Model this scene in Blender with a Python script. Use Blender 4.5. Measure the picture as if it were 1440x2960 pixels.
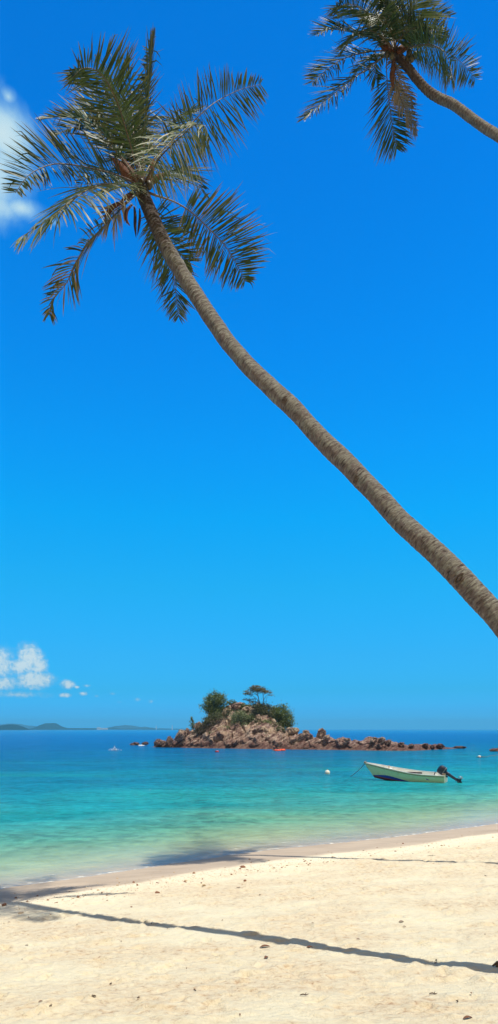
import bpy, math, random
import numpy as np
from mathutils import Vector, Matrix
R = math.radians
for o in list(bpy.data.objects): bpy.data.objects.remove(o)
scene = bpy.context.scene
COL = scene.collection
random.seed(7); rng = np.random.default_rng(7)

# ------------------------------------------------------------------ camera, light, sky
F, H, HY = 1900.0, 3.4, 2108.0            # focal length in px of the 1440x2960 photo, eye height above the sea
cam = bpy.data.cameras.new('camera'); camo = bpy.data.objects.new('camera', cam); COL.objects.link(camo)
camo.location = (0, 0, H); camo.rotation_euler = (R(90), 0, 0)
cam.sensor_fit = 'VERTICAL'; cam.sensor_height = 36; cam.lens = F/2960*36
cam.shift_y = (HY-1480)/2960
cam.clip_start = 0.1; cam.clip_end = 40000
scene.camera = camo
scene.view_settings.view_transform = 'Standard'; scene.view_settings.look = 'None'
scene.view_settings.gamma = 1; scene.view_settings.exposure = 0.0
SUNV = Vector((0.226, -0.150, 1.0)).normalized()
sl = bpy.data.lights.new('sun', 'SUN'); sl.energy = 4.8; sl.angle = R(0.53); sl.color = (1.0, 0.965, 0.88)
so = bpy.data.objects.new('sun', sl); COL.objects.link(so); so.location = (5, -3, 30)
so.rotation_euler = SUNV.to_track_quat('Z', 'Y').to_euler()
ELEV = math.asin(SUNV.z); ROT = math.atan2(SUNV.x, SUNV.y)

def lin(c):
    return tuple(((v/255)/12.92 if v/255 <= .04045 else ((v/255+.055)/1.055)**2.4) for v in c)

class NT:
    """small node-tree writer"""
    def __init__(s, tree): s.t = tree; s.n = tree.nodes; s.l = tree.links
    def node(s, typ, ins=None, **kw):
        nd = s.n.new(typ)
        for k, v in kw.items(): setattr(nd, k, v)
        for k, v in (ins or {}).items(): s.set(nd.inputs[k], v)
        return nd
    def set(s, inp, v):
        if isinstance(v, bpy.types.NodeSocket): s.l.new(v, inp)
        elif isinstance(v, bpy.types.Node): s.l.new(v.outputs[0], inp)
        elif isinstance(v, (tuple, list)) and len(v) == 3 and inp.type == 'RGBA': inp.default_value = (*v, 1)
        else: inp.default_value = v
    def m(s, op, a, b=None, c=None, clamp=False):
        nd = s.n.new('ShaderNodeMath'); nd.operation = op; nd.use_clamp = clamp
        s.set(nd.inputs[0], a)
        if b is not None: s.set(nd.inputs[1], b)
        if c is not None: s.set(nd.inputs[2], c)
        return nd.outputs[0]
    def noise(s, vec, scale, detail=4, rough=.55, dist=0.0, dims='3D'):
        nd = s.node('ShaderNodeTexNoise', {'Scale': scale, 'Detail': detail, 'Roughness': rough, 'Distortion': dist}, noise_dimensions=dims)
        if vec is not None: s.set(nd.inputs['Vector'], vec)
        return nd.outputs['Fac']
    def ramp(s, fac, stops, interp='LINEAR'):
        nd = s.n.new('ShaderNodeValToRGB'); cr = nd.color_ramp; cr.interpolation = interp
        while len(cr.elements) < len(stops): cr.elements.new(0.5)
        for e, (p, c) in zip(cr.elements, stops):
            e.position = p; e.color = (*c, 1) if isinstance(c, (tuple, list)) else (c, c, c, 1)
        s.set(nd.inputs[0], fac); return nd.outputs[0]
    def mix(s, fac, a, b, blend='MIX'):
        nd = s.n.new('ShaderNodeMix'); nd.data_type = 'RGBA'; nd.blend_type = blend
        s.set(nd.inputs[0], fac); s.set(nd.inputs[6], a); s.set(nd.inputs[7], b); return nd.outputs[2]
    def smooth(s, x, a, b, lo=0.0, hi=1.0):
        nd = s.node('ShaderNodeMapRange', {'Value': x, 'From Min': a, 'From Max': b, 'To Min': lo, 'To Max': hi}, interpolation_type='SMOOTHSTEP')
        return nd.outputs[0]
    def scale(s, vec, v3):
        return s.node('ShaderNodeMapping', {'Vector': vec, 'Scale': v3}).outputs[0]

world = bpy.data.worlds.new('World'); scene.world = world; world.use_nodes = True
world.node_tree.nodes.clear()
w = NT(world.node_tree)
sky = w.node('ShaderNodeTexSky', sky_type='NISHITA', sun_disc=False, sun_elevation=ELEV, sun_rotation=ROT, altitude=0, air_density=1.0, dust_density=0.6, ozone_density=3.0)
tc = w.node('ShaderNodeTexCoord')
sep = w.node('ShaderNodeSeparateXYZ', {0: tc.outputs['Generated']})
dz = sep.outputs[2]
tint = [(0.0026, (0.0241, 0.803, 2.0598)), (0.0253, (0.0447, 0.5201, 1.2769)), (0.0568, (0.035, 0.4619, 0.8851)), (0.1088, (0.041, 0.506, 0.8513)), (0.21, (0.0231, 0.6533, 0.9174)), (0.3048, (0.0, 0.7416, 1.0797)), (0.3913, (0.0, 0.7263, 1.1891)), (0.5038, (0.0, 0.6631, 1.2236)), (0.646, (0.0, 0.574, 1.1572)), (0.742, (0.0, 0.5347, 1.0986)), (1.0, (0.0, 0.5347, 1.0986))]
tr = w.ramp(dz, tint)
skyc = w.mix(1.0, sky.outputs[0], w.node('ShaderNodeVectorMath', {0: tr, 1: (2, 2, 2)}, operation='MULTIPLY').outputs[0], 'MULTIPLY')
# clouds: soft cumulus puffs at fixed compass bearings low over the sea, one wispy bank high on the left
az = w.m('DEGREES', w.m('ARCTAN2', sep.outputs[0], sep.outputs[1]))
el = w.m('DEGREES', w.m('ARCSINE', dz))
comb = w.node('ShaderNodeCombineXYZ', {0: az, 1: el, 2: 0.0}).outputs[0]
def cloudmask(blobs, nscale, namp, soft, seed):
    wv = w.node('ShaderNodeVectorMath', {0: comb, 1: (seed, seed*.7, 0)}, operation='ADD').outputs[0]
    nz = w.m('SUBTRACT', w.noise(wv, nscale, 7, .6, .3), .5)
    nz2 = w.m('SUBTRACT', w.noise(wv, nscale*.35, 3, .5, 0), .5)
    tot = None
    for (a, e, ra, re, k) in blobs:
        dx = w.m('DIVIDE', w.m('SUBTRACT', az, a), ra); dy = w.m('DIVIDE', w.m('SUBTRACT', el, e), re)
        v = w.m('SUBTRACT', k, w.m('SQRT', w.m('ADD', w.m('MULTIPLY', dx, dx), w.m('MULTIPLY', dy, dy))))
        tot = v if tot is None else w.m('MAXIMUM', tot, v)
    tot = w.m('ADD', tot, w.m('ADD', w.m('MULTIPLY', nz, namp), w.m('MULTIPLY', nz2, namp*.8)))
    return w.smooth(tot, 0.0, soft), tot
def azel(px, py):
    x = (px-720)/F; z = (HY-py)/F; return math.degrees(math.atan(x)), math.degrees(math.atan(z/math.hypot(1, x)))
def blob(px, py, rx, ry, k=1.0):
    a, e = azel(px, py); a2, _ = azel(px+rx, py); _, e2 = azel(px, py-ry); return (a, e, abs(a2-a), abs(e2-e), k)
m1, t1 = cloudmask([blob(-40, 470, 150, 240, 1.15), blob(5, 385, 110, 120, 1.2), blob(25, 280, 45, 55, .75), blob(-40, 580, 160, 80), blob(60, 600, 120, 60, .85), blob(150, 640, 80, 35, .6)], .42, .75, .95, 3)
m2, t2 = cloudmask([blob(-25, 1915, 85, 52, 1.3), blob(85, 1903, 42, 42, 1.3), blob(112, 1925, 32, 26, 1.22), blob(60, 1925, 44, 30, 1.22), blob(-10, 1975, 80, 22, 1.22), blob(100, 1966, 58, 28, 1.3), blob(135, 1965, 20, 12), blob(198, 1978, 26, 15, 1.22), blob(222, 1986, 14, 7), blob(240, 2005, 18, 9, 1), blob(190, 2010, 26, 9, 1), blob(252, 1982, 24, 10, .62), blob(325, 2006, 26, 12, .5), blob(345, 2030, 30, 14, .42), blob(395, 2022, 36, 16, .5), blob(438, 2028, 26, 16, .42), blob(60, 2008, 150, 22, .72), blob(280, 2012, 18, 10, .7)], 1.2, .85, .75, 11)
cvec = w.node('ShaderNodeVectorMath', {0: comb, 1: (5.2, 1.1, 0)}, operation='ADD').outputs[0]
cs = w.noise(cvec, 2.6, 5, .6, .4)
cloudlow = w.mix(w.smooth(w.m('ADD', w.m('MULTIPLY', cs, .9), w.m('MULTIPLY', t2, .35)), .45, .85), lin((125, 198, 238)), lin((222, 240, 244)))
cloudhigh = w.mix(w.smooth(t1, .1, 1.3), lin((150, 215, 246)), lin((215, 240, 244)))
# added out-of-view warm sky, overhead and behind the viewer, to warm the shadow fill
warm_fill = w.m('MAXIMUM', w.m('MULTIPLY', w.smooth(sep.outputs[1], .10, -.35), w.smooth(dz, -.05, .05)), w.smooth(dz, .77, .88))
vn = w.noise(tc.outputs['Generated'], 2.2, 5, .6)
backc = w.node('ShaderNodeBackground', {'Color': w.ramp(vn, [(.35, (.34, .27, .15)), (.65, (.52, .42, .25))]), 'Strength': 1.0})
bg_base = w.node('ShaderNodeBackground', {'Color': skyc, 'Strength': 0.1})
bg_c1 = w.node('ShaderNodeBackground', {'Color': cloudhigh, 'Strength': .95})
bg_c2 = w.node('ShaderNodeBackground', {'Color': cloudlow, 'Strength': .95})
mxa = w.node('ShaderNodeMixShader', {0: w.m('MULTIPLY', m1, .92), 1: bg_base, 2: bg_c1})
mxb = w.node('ShaderNodeMixShader', {0: w.m('MULTIPLY', m2, .92), 1: mxa, 2: bg_c2})
mxc = w.node('ShaderNodeMixShader', {0: warm_fill, 1: mxb, 2: backc})
wo = w.node('ShaderNodeOutputWorld'); w.l.new(mxc.outputs[0], wo.inputs[0])

# ------------------------------------------------------------------ helpers
def hash2(ix, iy, seed):
    h = (ix.astype(np.int64)*374761393 + iy.astype(np.int64)*668265263 + seed*974711) & 0xffffffff
    h = ((h ^ (h >> 13))*1274126177) & 0xffffffff
    return ((h ^ (h >> 16)) & 0xffff)/65535.0
def vnoise(x, y, seed=0):
    x = np.asarray(x, float); y = np.asarray(y, float)
    ix = np.floor(x); iy = np.floor(y); fx = x-ix; fy = y-iy
    fx = fx*fx*fx*(fx*(fx*6-15)+10); fy = fy*fy*fy*(fy*(fy*6-15)+10)
    a = hash2(ix, iy, seed); b = hash2(ix+1, iy, seed); c = hash2(ix, iy+1, seed); d = hash2(ix+1, iy+1, seed)
    return (a+(b-a)*fx)*(1-fy)+(c+(d-c)*fx)*fy - .5
def fbm(x, y, seed=0, octs=4, gain=.5, lac=2.03):
    s = 0; amp = 1
    for i in range(octs):
        s = s+amp*vnoise(x, y, seed+i*17); amp *= gain; x = x*lac+3.1; y = y*lac+1.7
    return s
def sstep(x, a, b):
    t = np.clip((np.asarray(x, float)-a)/(b-a), 0, 1); return t*t*(3-2*t)
def P(px, py, Y):
    return Vector(((px-720)/F*Y, Y, H+(HY-py)/F*Y))
def on_water(px, py):
    Y = F*H/(py-HY); return Vector(((px-720)/F*Y, Y, 0))
NX, NY, NC = -.56, .828, 14.56            # the shoreline: NX*x + NY*y = NC
def shore_d(x, y):
    return NX*x+NY*y-NC-.42*np.exp(-((np.asarray(x, float)-.2)/3.0)**2)
def ground_z(x, y):
    d = shore_d(x, y)
    land = .094*(-d)+.012*fbm(x*.35, y*.35, 5, 2)*np.clip(-d, 0, 3)
    sea = -(.055*np.clip(d, 0, 30)+.012*np.clip(d-30, 0, 120))
    return np.where(d < 0, land, sea)

def mesh_obj(name, verts, faces, mat=None, parent=None, smooth=True, uv=None, col=None):
    me = bpy.data.meshes.new(name)
    verts = np.asarray(verts, dtype=np.float32)
    if isinstance(faces, np.ndarray) and faces.ndim == 2:
        k = faces.shape[1]; nf = len(faces)
        me.vertices.add(len(verts)); me.vertices.foreach_set('co', verts.ravel())
        me.loops.add(nf*k); me.loops.foreach_set('vertex_index', faces.astype(np.int32).ravel())
        me.polygons.add(nf); me.polygons.foreach_set('loop_start', np.arange(0, nf*k, k, dtype=np.int32))
        me.update(calc_edges=True)
    else:
        me.from_pydata([tuple(v) for v in verts], [], [tuple(f) for f in faces]); me.update()
    me.validate()
    if smooth: me.polygons.foreach_set('use_smooth', [True]*len(me.polygons))
    li = np.empty(len(me.loops), dtype=np.int32); me.loops.foreach_get('vertex_index', li)
    if uv is not None:
        ul = me.uv_layers.new(name='uv'); ul.data.foreach_set('uv', np.asarray(uv, dtype=np.float32)[li].ravel())
    if col is not None:
        ca = me.color_attributes.new('tone', 'FLOAT_COLOR', 'POINT')
        c4 = np.ones((len(verts), 4), dtype=np.float32); c4[:, :np.asarray(col).shape[1]] = col
        ca.data.foreach_set('color', c4.ravel())
    if mat: me.materials.append(mat)
    o = bpy.data.objects.new(name, me); COL.objects.link(o)
    if parent: o.parent = parent; o.matrix_parent_inverse = Matrix.Identity(4)
    return o
def local(verts, root):                    # world coordinates into a root that is only moved
    return np.asarray(verts, float)-np.array(root.location)
def empty(name, loc):
    o = bpy.data.objects.new(name, None); COL.objects.link(o); o.location = loc; o.empty_display_size = .2; return o
def tag(o, label=None, cat=None, group=None, kind=None):
    if label: o['label'] = label
    if cat: o['category'] = cat
    if group: o['group'] = group
    if kind: o['kind'] = kind
    return o
def catmull(pts, n):
    p = np.array(pts, float); p = np.vstack([2*p[0]-p[1], p, 2*p[-1]-p[-2]])
    seg = np.linalg.norm(np.diff(p[1:-1, :3], axis=0), axis=1); cum = np.r_[0, np.cumsum(seg)]
    out = []
    for s in np.linspace(0, cum[-1], n):
        i = min(np.searchsorted(cum, s, 'right')-1, len(seg)-1); t = (s-cum[i])/seg[i]
        a, b, c, d = p[i], p[i+1], p[i+2], p[i+3]
        out.append(.5*((2*b)+(-a+c)*t+(2*a-5*b+4*c-d)*t*t+(-a+3*b-3*c+d)*t**3))
    return np.array(out)
def tube(path, radii, nseg=8, closed=True):
    path = np.asarray(path, float); n = len(path); radii = np.broadcast_to(np.asarray(radii, float), (n,))
    T = np.gradient(path, axis=0); T /= np.linalg.norm(T, axis=1)[:, None]+1e-9
    up = np.array([0, 0, 1.]) if abs(T[0][2]) < .9 else np.array([1., 0, 0])
    A = np.cross(T[0], up); A /= np.linalg.norm(A)
    V = []; 
    for i in range(n):
        A = A-T[i]*A.dot(T[i]); A /= np.linalg.norm(A); B = np.cross(T[i], A)
        for k in range(nseg):
            a = 2*math.pi*k/nseg; V.append(path[i]+radii[i]*(A*math.cos(a)+B*math.sin(a)))
    Fc = [(i*nseg+k, i*nseg+(k+1) % nseg, (i+1)*nseg+(k+1) % nseg, (i+1)*nseg+k) for i in range(n-1) for k in range(nseg)]
    if closed:
        V.append(path[0]); V.append(path[-1]); a, b = len(V)-2, len(V)-1
        for k in range(nseg):
            Fc.append((a, (k+1) % nseg, k)); Fc.append((b, (n-1)*nseg+k, (n-1)*nseg+(k+1) % nseg))
    return np.array(V), Fc
class MB:
    def __init__(s): s.v = []; s.f = []
    def add(s, V, Fc):
        o = len(s.v); s.v += [tuple(x) for x in V]; s.f += [tuple(i+o for i in f) for f in Fc]; return s
    def tube(s, path, r, n=8): return s.add(*tube(path, r, n))
    def box(s, c, sz, rot=None):
        V = [Vector((x*sz[0]/2, y*sz[1]/2, z*sz[2]/2)) for x in (-1, 1) for y in (-1, 1) for z in (-1, 1)]
        if rot is not None: V = [rot @ q for q in V]
        V = [q+Vector(c) for q in V]
        return s.add(V, [(0, 1, 3, 2), (4, 6, 7, 5), (0, 4, 5, 1), (2, 3, 7, 6), (0, 2, 6, 4), (1, 5, 7, 3)])
    def ball(s, c, r, nu=12, nv=8, rot=None):
        V = [];
        for j in range(nv+1):
            ph = math.pi*j/nv
            for i in range(nu):
                th = 2*math.pi*i/nu; q = Vector((math.sin(ph)*math.cos(th)*r[0], math.sin(ph)*math.sin(th)*r[1], math.cos(ph)*r[2]))
                if rot is not None: q = rot @ q
                V.append(q+Vector(c))
        return s.add(V, [(j*nu+i, (j+1)*nu+i, (j+1)*nu+(i+1) % nu, j*nu+(i+1) % nu) for j in range(nv) for i in range(nu)])
    def build(s, name, mat, parent=None, smooth=True, bevel=0):
        o = mesh_obj(name, s.v, s.f, mat, parent, smooth)
        if bevel:
            b = o.modifiers.new('bevel', 'BEVEL'); b.width = bevel; b.segments = 2; b.limit_method = 'ANGLE'
        return o

def material(name):
    m = bpy.data.materials.new(name); m.use_nodes = True; m.node_tree.nodes.clear()
    n = NT(m.node_tree); out = n.node('ShaderNodeOutputMaterial'); return m, n, out
def simple(name, c, rough=.6, var=.25, scale=6, bump=.15, spec=.4, metal=0):
    m, n, out = material(name)
    co = n.node('ShaderNodeTexCoord').outputs['Object']
    nz = n.noise(co, scale, 5, .6)
    c2 = tuple(min(1, v*(1+var)) for v in c); c1 = tuple(v*(1-var) for v in c)
    colr = n.ramp(nz, [(.3, c1), (.7, c2)])
    b = n.node('ShaderNodeBsdfPrincipled', {'Base Color': colr, 'Roughness': rough, 'Specular IOR Level': spec, 'Metallic': metal})
    if bump:
        n.set(b.inputs['Normal'], n.node('ShaderNodeBump', {'Height': nz, 'Strength': bump, 'Distance': .02}))
    n.l.new(b.outputs[0], out.inputs[0]); return m

# ------------------------------------------------------------------ sand and sea floor
def mat_sand():
    m, n, out = material('sand')
    co = n.node('ShaderNodeNewGeometry').outputs['Position']
    sp = n.node('ShaderNodeSeparateXYZ', {0: co})
    hump = n.m('MULTIPLY', n.m('EXPONENT', n.m('MULTIPLY', -1, n.m('POWER', n.m('DIVIDE', n.m('ABSOLUTE', n.m('SUBTRACT', sp.outputs[0], .2)), 3.0), 2))), .42)
    d = n.m('SUBTRACT', n.m('SUBTRACT', n.m('ADD', n.m('MULTIPLY', sp.outputs[0], NX), n.m('MULTIPLY', sp.outputs[1], NY)), NC), hump)
    big = n.noise(n.scale(co, (.5, .9, .9)), 1.3, 4, .6)
    fine = n.noise(co, 38, 6, .65)
    med = n.noise(n.scale(co, (1, 1.5, 1)), 11, 8, .68, .5)
    grain = n.noise(co, 260, 3, .7)
    base = n.ramp(med, [(.33, (.44, .28, .17)), (.45, (.69, .56, .375)), (.7, (.79, .70, .50))])
    base = n.mix(n.smooth(big, .35, .7), base, (.78, .70, .50))
    sp_ = n.smooth(fine, .63, .74)
    base = n.mix(n.m('MULTIPLY', sp_, .45), base, (.40, .22, .12))
    base = n.mix(n.m('MULTIPLY', n.smooth(grain, .6, .8), .25), base, (.35, .25, .16))
    # firm damp sand under the tide line: darker, greyer, smoother
    wob = n.m('MULTIPLY', n.m('SUBTRACT', n.noise(co, .7, 4, .55), .5), 1.0)
    dw = n.m('ADD', d, wob)
    wet = n.smooth(dw, -2.2, -1.75)
    wetc = n.ramp(n.noise(n.scale(co, (.5, 1.5, 1)), 1.5, 4), [(.3, (.40, .31, .22)), (.7, (.52, .41, .29))])
    wetc = n.mix(n.m('MULTIPLY', n.smooth(grain, .6, .75), .5), wetc, (.2, .14, .1))
    damp = n.smooth(dw, -4.2, -1.9)
    base = n.mix(n.m('MULTIPLY', damp, .35), base, (.72, .64, .48))
    c = n.mix(wet, base, wetc)
    # submerged bed: pale sand with darker weed patches
    bed = n.ramp(n.noise(n.scale(co, (.35, .9, 1)), .9, 4, .6), [(.34, (.45, .39, .24)), (.5, (.66, .57, .38))])
    c = n.mix(n.smooth(d, .3, 2.5), c, bed)
    rough = n.m('SUBTRACT', .95, n.m('MULTIPLY', wet, .3))
    hgt = n.m('ADD', n.m('MULTIPLY', med, .6), n.m('ADD', n.m('MULTIPLY', fine, .25), n.m('MULTIPLY', grain, .04)))
    bs = n.m('ADD', .12, n.m('MULTIPLY', n.m('SUBTRACT', 1.0, damp), .75))
    bp = n.node('ShaderNodeBump', {'Height': hgt, 'Strength': bs, 'Distance': .09})
    b = n.node('ShaderNodeBsdfPrincipled', {'Base Color': c, 'Roughness': rough, 'Specular IOR Level': .15, 'Normal': bp})
    n.l.new(b.outputs[0], out.inputs[0]); return m
def axis(dense, coarse_lo, coarse_hi):
    return np.unique(np.round(np.concatenate([coarse_lo, dense, coarse_hi]), 5))
xs = axis(np.arange(-7.5, 11.5, .036), -7.5-np.geomspace(.1, 8800, 60), 11.5+np.geomspace(.1, 8800, 60))
ys = axis(np.concatenate([np.arange(3.8, 9, .026), np.arange(9, 27, .06)]), 3.8-np.geomspace(.1, 8800, 60), 27+np.geomspace(.15, 8800, 60))
GX, GY = np.meshgrid(xs, ys)
Z = ground_z(GX, GY)
D = shore_d(GX, GY)
dry = sstep(-D, 1.6, 4.0)
zone = (GX > -9) & (GX < 13) & (GY > 3) & (GY < 28)
rel = np.zeros_like(Z)
gx, gy = GX[zone], GY[zone]
r0 = .026*fbm(gx*1.1, gy*1.6, 21, 3)+.026*np.abs(fbm(gx*2.6+.5*gy, gy*3.4, 33, 3))+.020*fbm(gx*6, gy*8, 41, 3)+.020*np.abs(fbm(gx*9+3, gy*11, 45, 2))*(.4+sstep(fbm(gx*.8, gy*.8, 47, 2), -.1, .3))
r0 += .022*sstep(fbm(gx*3.3, gy*4.1, 55, 3), .12, .3)-.022*sstep(-fbm(gx*3.0+9, gy*4.0, 61, 3), .14, .3)
rel[zone] = .72*r0*dry[zone]+.004*fbm(gx*2, gy*3, 77, 3)*(1-dry[zone])
# footprints trodden into the dry sand
for k in range(420):
    fx = random.uniform(-5.5, 9.5); fy = random.uniform(4.0, 17.5)
    if shore_d(fx, fy) > -2.6: continue
    a = random.uniform(0, math.pi*2); L, Wd = random.uniform(.11, .15), random.uniform(.045, .07); dep = random.uniform(.012, .03)
    ix0, ix1 = np.searchsorted(xs, [fx-.3, fx+.3]); iy0, iy1 = np.searchsorted(ys, [fy-.3, fy+.3])
    sx = GX[iy0:iy1, ix0:ix1]-fx; sy = GY[iy0:iy1, ix0:ix1]-fy
    u = (sx*math.cos(a)+sy*math.sin(a))/L; v = (-sx*math.sin(a)+sy*math.cos(a))/Wd
    rr = np.sqrt(u*u+v*v)
    rel[iy0:iy1, ix0:ix1] += -dep*(1-sstep(rr, .55, 1.05))+dep*.6*np.exp(-((rr-1.3)/.25)**2)
Z = Z+rel
nyg, nxg = Z.shape
I = np.arange(nyg*nxg).reshape(nyg, nxg)
quads = np.stack([I[:-1, :-1], I[:-1, 1:], I[1:, 1:], I[1:, :-1]], -1).reshape(-1, 4)
tag(mesh_obj('ground', np.stack([GX, GY, Z], -1).reshape(-1, 3), quads, mat_sand()), kind='structure')
def gz_at(x, y):
    i = int(np.clip(np.searchsorted(ys, y), 1, nyg-1)); j = int(np.clip(np.searchsorted(xs, x), 1, nxg-1)); return float(Z[i, j])
def on_ground(px, py):
    z = .8
    for _ in range(60):
        Y = F*(H-z)/(py-HY); X = (px-720)/F*Y; z = .5*z+.5*float(ground_z(X, Y))
    return Vector((X, Y, gz_at(X, Y)))

# ------------------------------------------------------------------ sea
def mat_water():
    m, n, out = material('sea_water')
    co = n.node('ShaderNodeNewGeometry').outputs['Position']
    sp = n.node('ShaderNodeSeparateXYZ', {0: co}); X, Yc = sp.outputs[0], sp.outputs[1]
    hump = n.m('MULTIPLY', n.m('EXPONENT', n.m('MULTIPLY', -1, n.m('POWER', n.m('DIVIDE', n.m('ABSOLUTE', n.m('SUBTRACT', X, .2)), 3.0), 2))), .42)
    d = n.m('SUBTRACT', n.m('SUBTRACT', n.m('ADD', n.m('MULTIPLY', X, NX), n.m('MULTIPLY', Yc, NY)), NC), hump)
    warp = n.m('SUBTRACT', n.noise(n.scale(co, (.05, .16, 1)), 1.0, 5, .6, .3), .5)
    dd = n.m('MULTIPLY', d, n.m('ADD', 1.0, n.m('MULTIPLY', warp, 1.3)))
    t = n.m('DIVIDE', dd, n.m('ADD', dd, 22.0))
    colr = n.ramp(t, [(0.0, (.55, .56, .30)), (.10, (.40, .56, .31)), (.20, (.15, .50, .34)), (.34, (.016, .35, .36)), (.50, (.004, .235, .33)), (.66, (.002, .155, .28)), (.82, (.001, .105, .29)), (.93, (.001, .105, .33)), (1.0, (.001, .18, .42))])
    chop = n.noise(n.scale(co, (.22, .34, 1)), 1.0, 12, .70, .35)
    rip = n.noise(n.scale(co, (1.0, 1.1, 1)), 1.9, 3, .6, .6)
    colr = n.mix(1.0, colr, n.ramp(n.m('ADD', n.m('MULTIPLY', chop, .5), n.m('MULTIPLY', rip, .5)), [(.38, .62), (.50, 1.0), (.62, 1.30)]), 'MULTIPLY')  # light and dark of the ripple faces multiplied into the water colour
    # darker weed-bed and cat's-paw streaks, lighter sand shoals
    st = n.noise(n.scale(co, (.10, .55, 1)), 1.6, 6, .62, .5)
    colr = n.mix(n.m('MULTIPLY', n.smooth(st, .52, .72), .28), colr, (.004, .12, .20))
    st2 = n.noise(n.scale(co, (.03, .14, 1)), 1.0, 4, .55, .2)
    colr = n.mix(n.m('MULTIPLY', n.smooth(st2, .5, .72), n.smooth(d, 120, 8, 0, .45)), colr, (.012, .30, .26))
    fst = n.noise(n.scale(co, (.002, .035, 1)), 1.0, 4, .6)
    colr = n.mix(n.m('MULTIPLY', n.smooth(fst, .5, .6), n.smooth(d, 90, 400, 0, .5)), colr, (.004, .15, .40))
    opac = n.ramp(n.m('DIVIDE', n.m('MAXIMUM', n.m('ADD', d, n.m('MULTIPLY', warp, 2.0)), 0), 16.0), [(0, .03), (.05, .16), (.14, .42), (.36, .82), (1, 1.0)])
    dif = n.node('ShaderNodeBsdfDiffuse', {'Color': colr})
    tra = n.node('ShaderNodeBsdfTransparent', {'Color': n.ramp(n.m('DIVIDE', d, 6.0), [(0, (.98, .99, .98)), (.5, (.82, .97, .90)), (1, (.6, .93, .85))])})
    body = n.node('ShaderNodeMixShader', {0: opac, 1: tra, 2: dif})
    # ripples, stretched along the shore and longer offshore
    w1 = n.noise(n.scale(co, (1.0, 1.25, 1)), 1.5, 4, .6, .5)
    w2 = n.noise(n.scale(co, (.30, .55, 1)), 1.0, 5, .6, .4)
    w3 = n.noise(n.scale(co, (.5, .9, 1)), 9.0, 3, .6, .4)
    hg = n.m('ADD', n.m('MULTIPLY', w1, .26), n.m('ADD', n.m('MULTIPLY', chop, .75), n.m('MULTIPLY', w3, .014)))
    bs = n.smooth(d, 0.0, 7.0, .16, 1.0)
    bmp = n.node('ShaderNodeBump', {'Height': hg, 'Strength': bs, 'Distance': 1.0})
    n.set(dif.inputs['Normal'], bmp)
    gl = n.node('ShaderNodeBsdfGlossy', {'Color': (.95, .97, 1), 'Roughness': .09, 'Normal': bmp})
    fr = n.node('ShaderNodeFresnel', {'IOR': 1.33, 'Normal': bmp})
    frc = n.m('MINIMUM', n.m('MULTIPLY', fr, .85), .5)
    sh = n.node('ShaderNodeMixShader', {0: frc, 1: body, 2: gl})
    # thin broken foam at the lip of the swash
    e = n.m('ADD', d, n.m('MULTIPLY', n.m('SUBTRACT', n.noise(co, 1.3, 5, .6), .5), .5))
    line = n.m('SUBTRACT', 1.0, n.smooth(n.m('ABSOLUTE', n.m('SUBTRACT', e, .07)), 0, .10))
    br = n.smooth(n.noise(co, 5, 4, .6), .45, .62)
    line2 = n.m('MULTIPLY', n.m('SUBTRACT', 1.0, n.smooth(n.m('ABSOLUTE', n.m('SUBTRACT', e, .75)), 0, .16)), n.smooth(n.noise(co, 9, 3, .6), .55, .68))
    foam = n.node('ShaderNodeBsdfDiffuse', {'Color': (.78, .76, .68)})
    ff = n.m('MULTIPLY', n.m('MAXIMUM', n.m('MULTIPLY', line, br), n.m('MULTIPLY', line2, .6)), .85)
    sh = n.node('ShaderNodeMixShader', {0: ff, 1: sh, 2: foam})
    n.l.new(sh.outputs[0], out.inputs[0]); return m
wx = axis(np.arange(-60, 80, 4.0), -60-np.geomspace(4, 8700, 24), 80+np.geomspace(4, 8700, 24))
wy = axis(np.arange(8, 200, 4.0), 8-np.geomspace(4, 8700, 24), 200+np.geomspace(4, 8700, 24))
WX, WY = np.meshgrid(wx, wy)
I = np.arange(WX.size).reshape(WX.shape)
tag(mesh_obj('sea', np.stack([WX, WY, WX*0], -1).reshape(-1, 3), np.stack([I[:-1, :-1], I[:-1, 1:], I[1:, 1:], I[1:, :-1]], -1).reshape(-1, 4), mat_water()), kind='structure')

# ------------------------------------------------------------------ far hills across the bay
m_hill = simple('far_forest', (.006, .022, .024), .95, .3, .01, 0, 0.0)
def hill(pts, Y, thick, seed, name='hill'):
    px = np.array([p[0] for p in pts], float); hy = np.array([p[1] for p in pts], float)
    n = 90; X = np.linspace((px[0]-720)/F*Y, (px[-1]-720)/F*Y, n); hx = np.interp(X, (px-720)/F*Y, hy)/F*Y
    rows = []
    for j in range(13):
        v = j/12; prof = math.sin(math.pi*v)**.7 if 0 < v < 1 else 0
        z = hx*prof*(1+.18*fbm(X*.012, X*0+v*7, seed, 3))+(Y/F*.9)*fbm(X/(Y*.004), X*0+v*9, seed+3, 3)*prof
        rows.append(np.stack([X, np.full(n, Y+(v-.5)*thick), z-1.0*(prof == 0)+0*z], -1))
    V = np.array(rows).reshape(-1, 3); I = np.arange(13*n).reshape(13, n)
    q = np.stack([I[:-1, :-1], I[:-1, 1:], I[1:, 1:], I[1:, :-1]], -1).reshape(-1, 4)
    return tag(mesh_obj(name, V, q, m_hill), kind='structure')
hill([(-60, 0), (-20, 8), (10, 13), (40, 16), (60, 11), (77, 0)], 3000, 200, 3)
hill([(78, 0), (100, 4), (122, 14), (135, 17.5), (160, 18), (175, 10), (190, 5), (240, 4.5), (280, 4), (282, 0)], 4300, 300, 9)
hill([(-80, 12), (0, 14), (40, 18), (80, 12), (140, 6), (190, 0)], 7600, 600, 13)
hill([(290, 0), (310, 5), (340, 11), (360, 13), (385, 12), (405, 7), (420, 8), (445, 4), (500, 0)], 7400, 600, 17)
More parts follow.
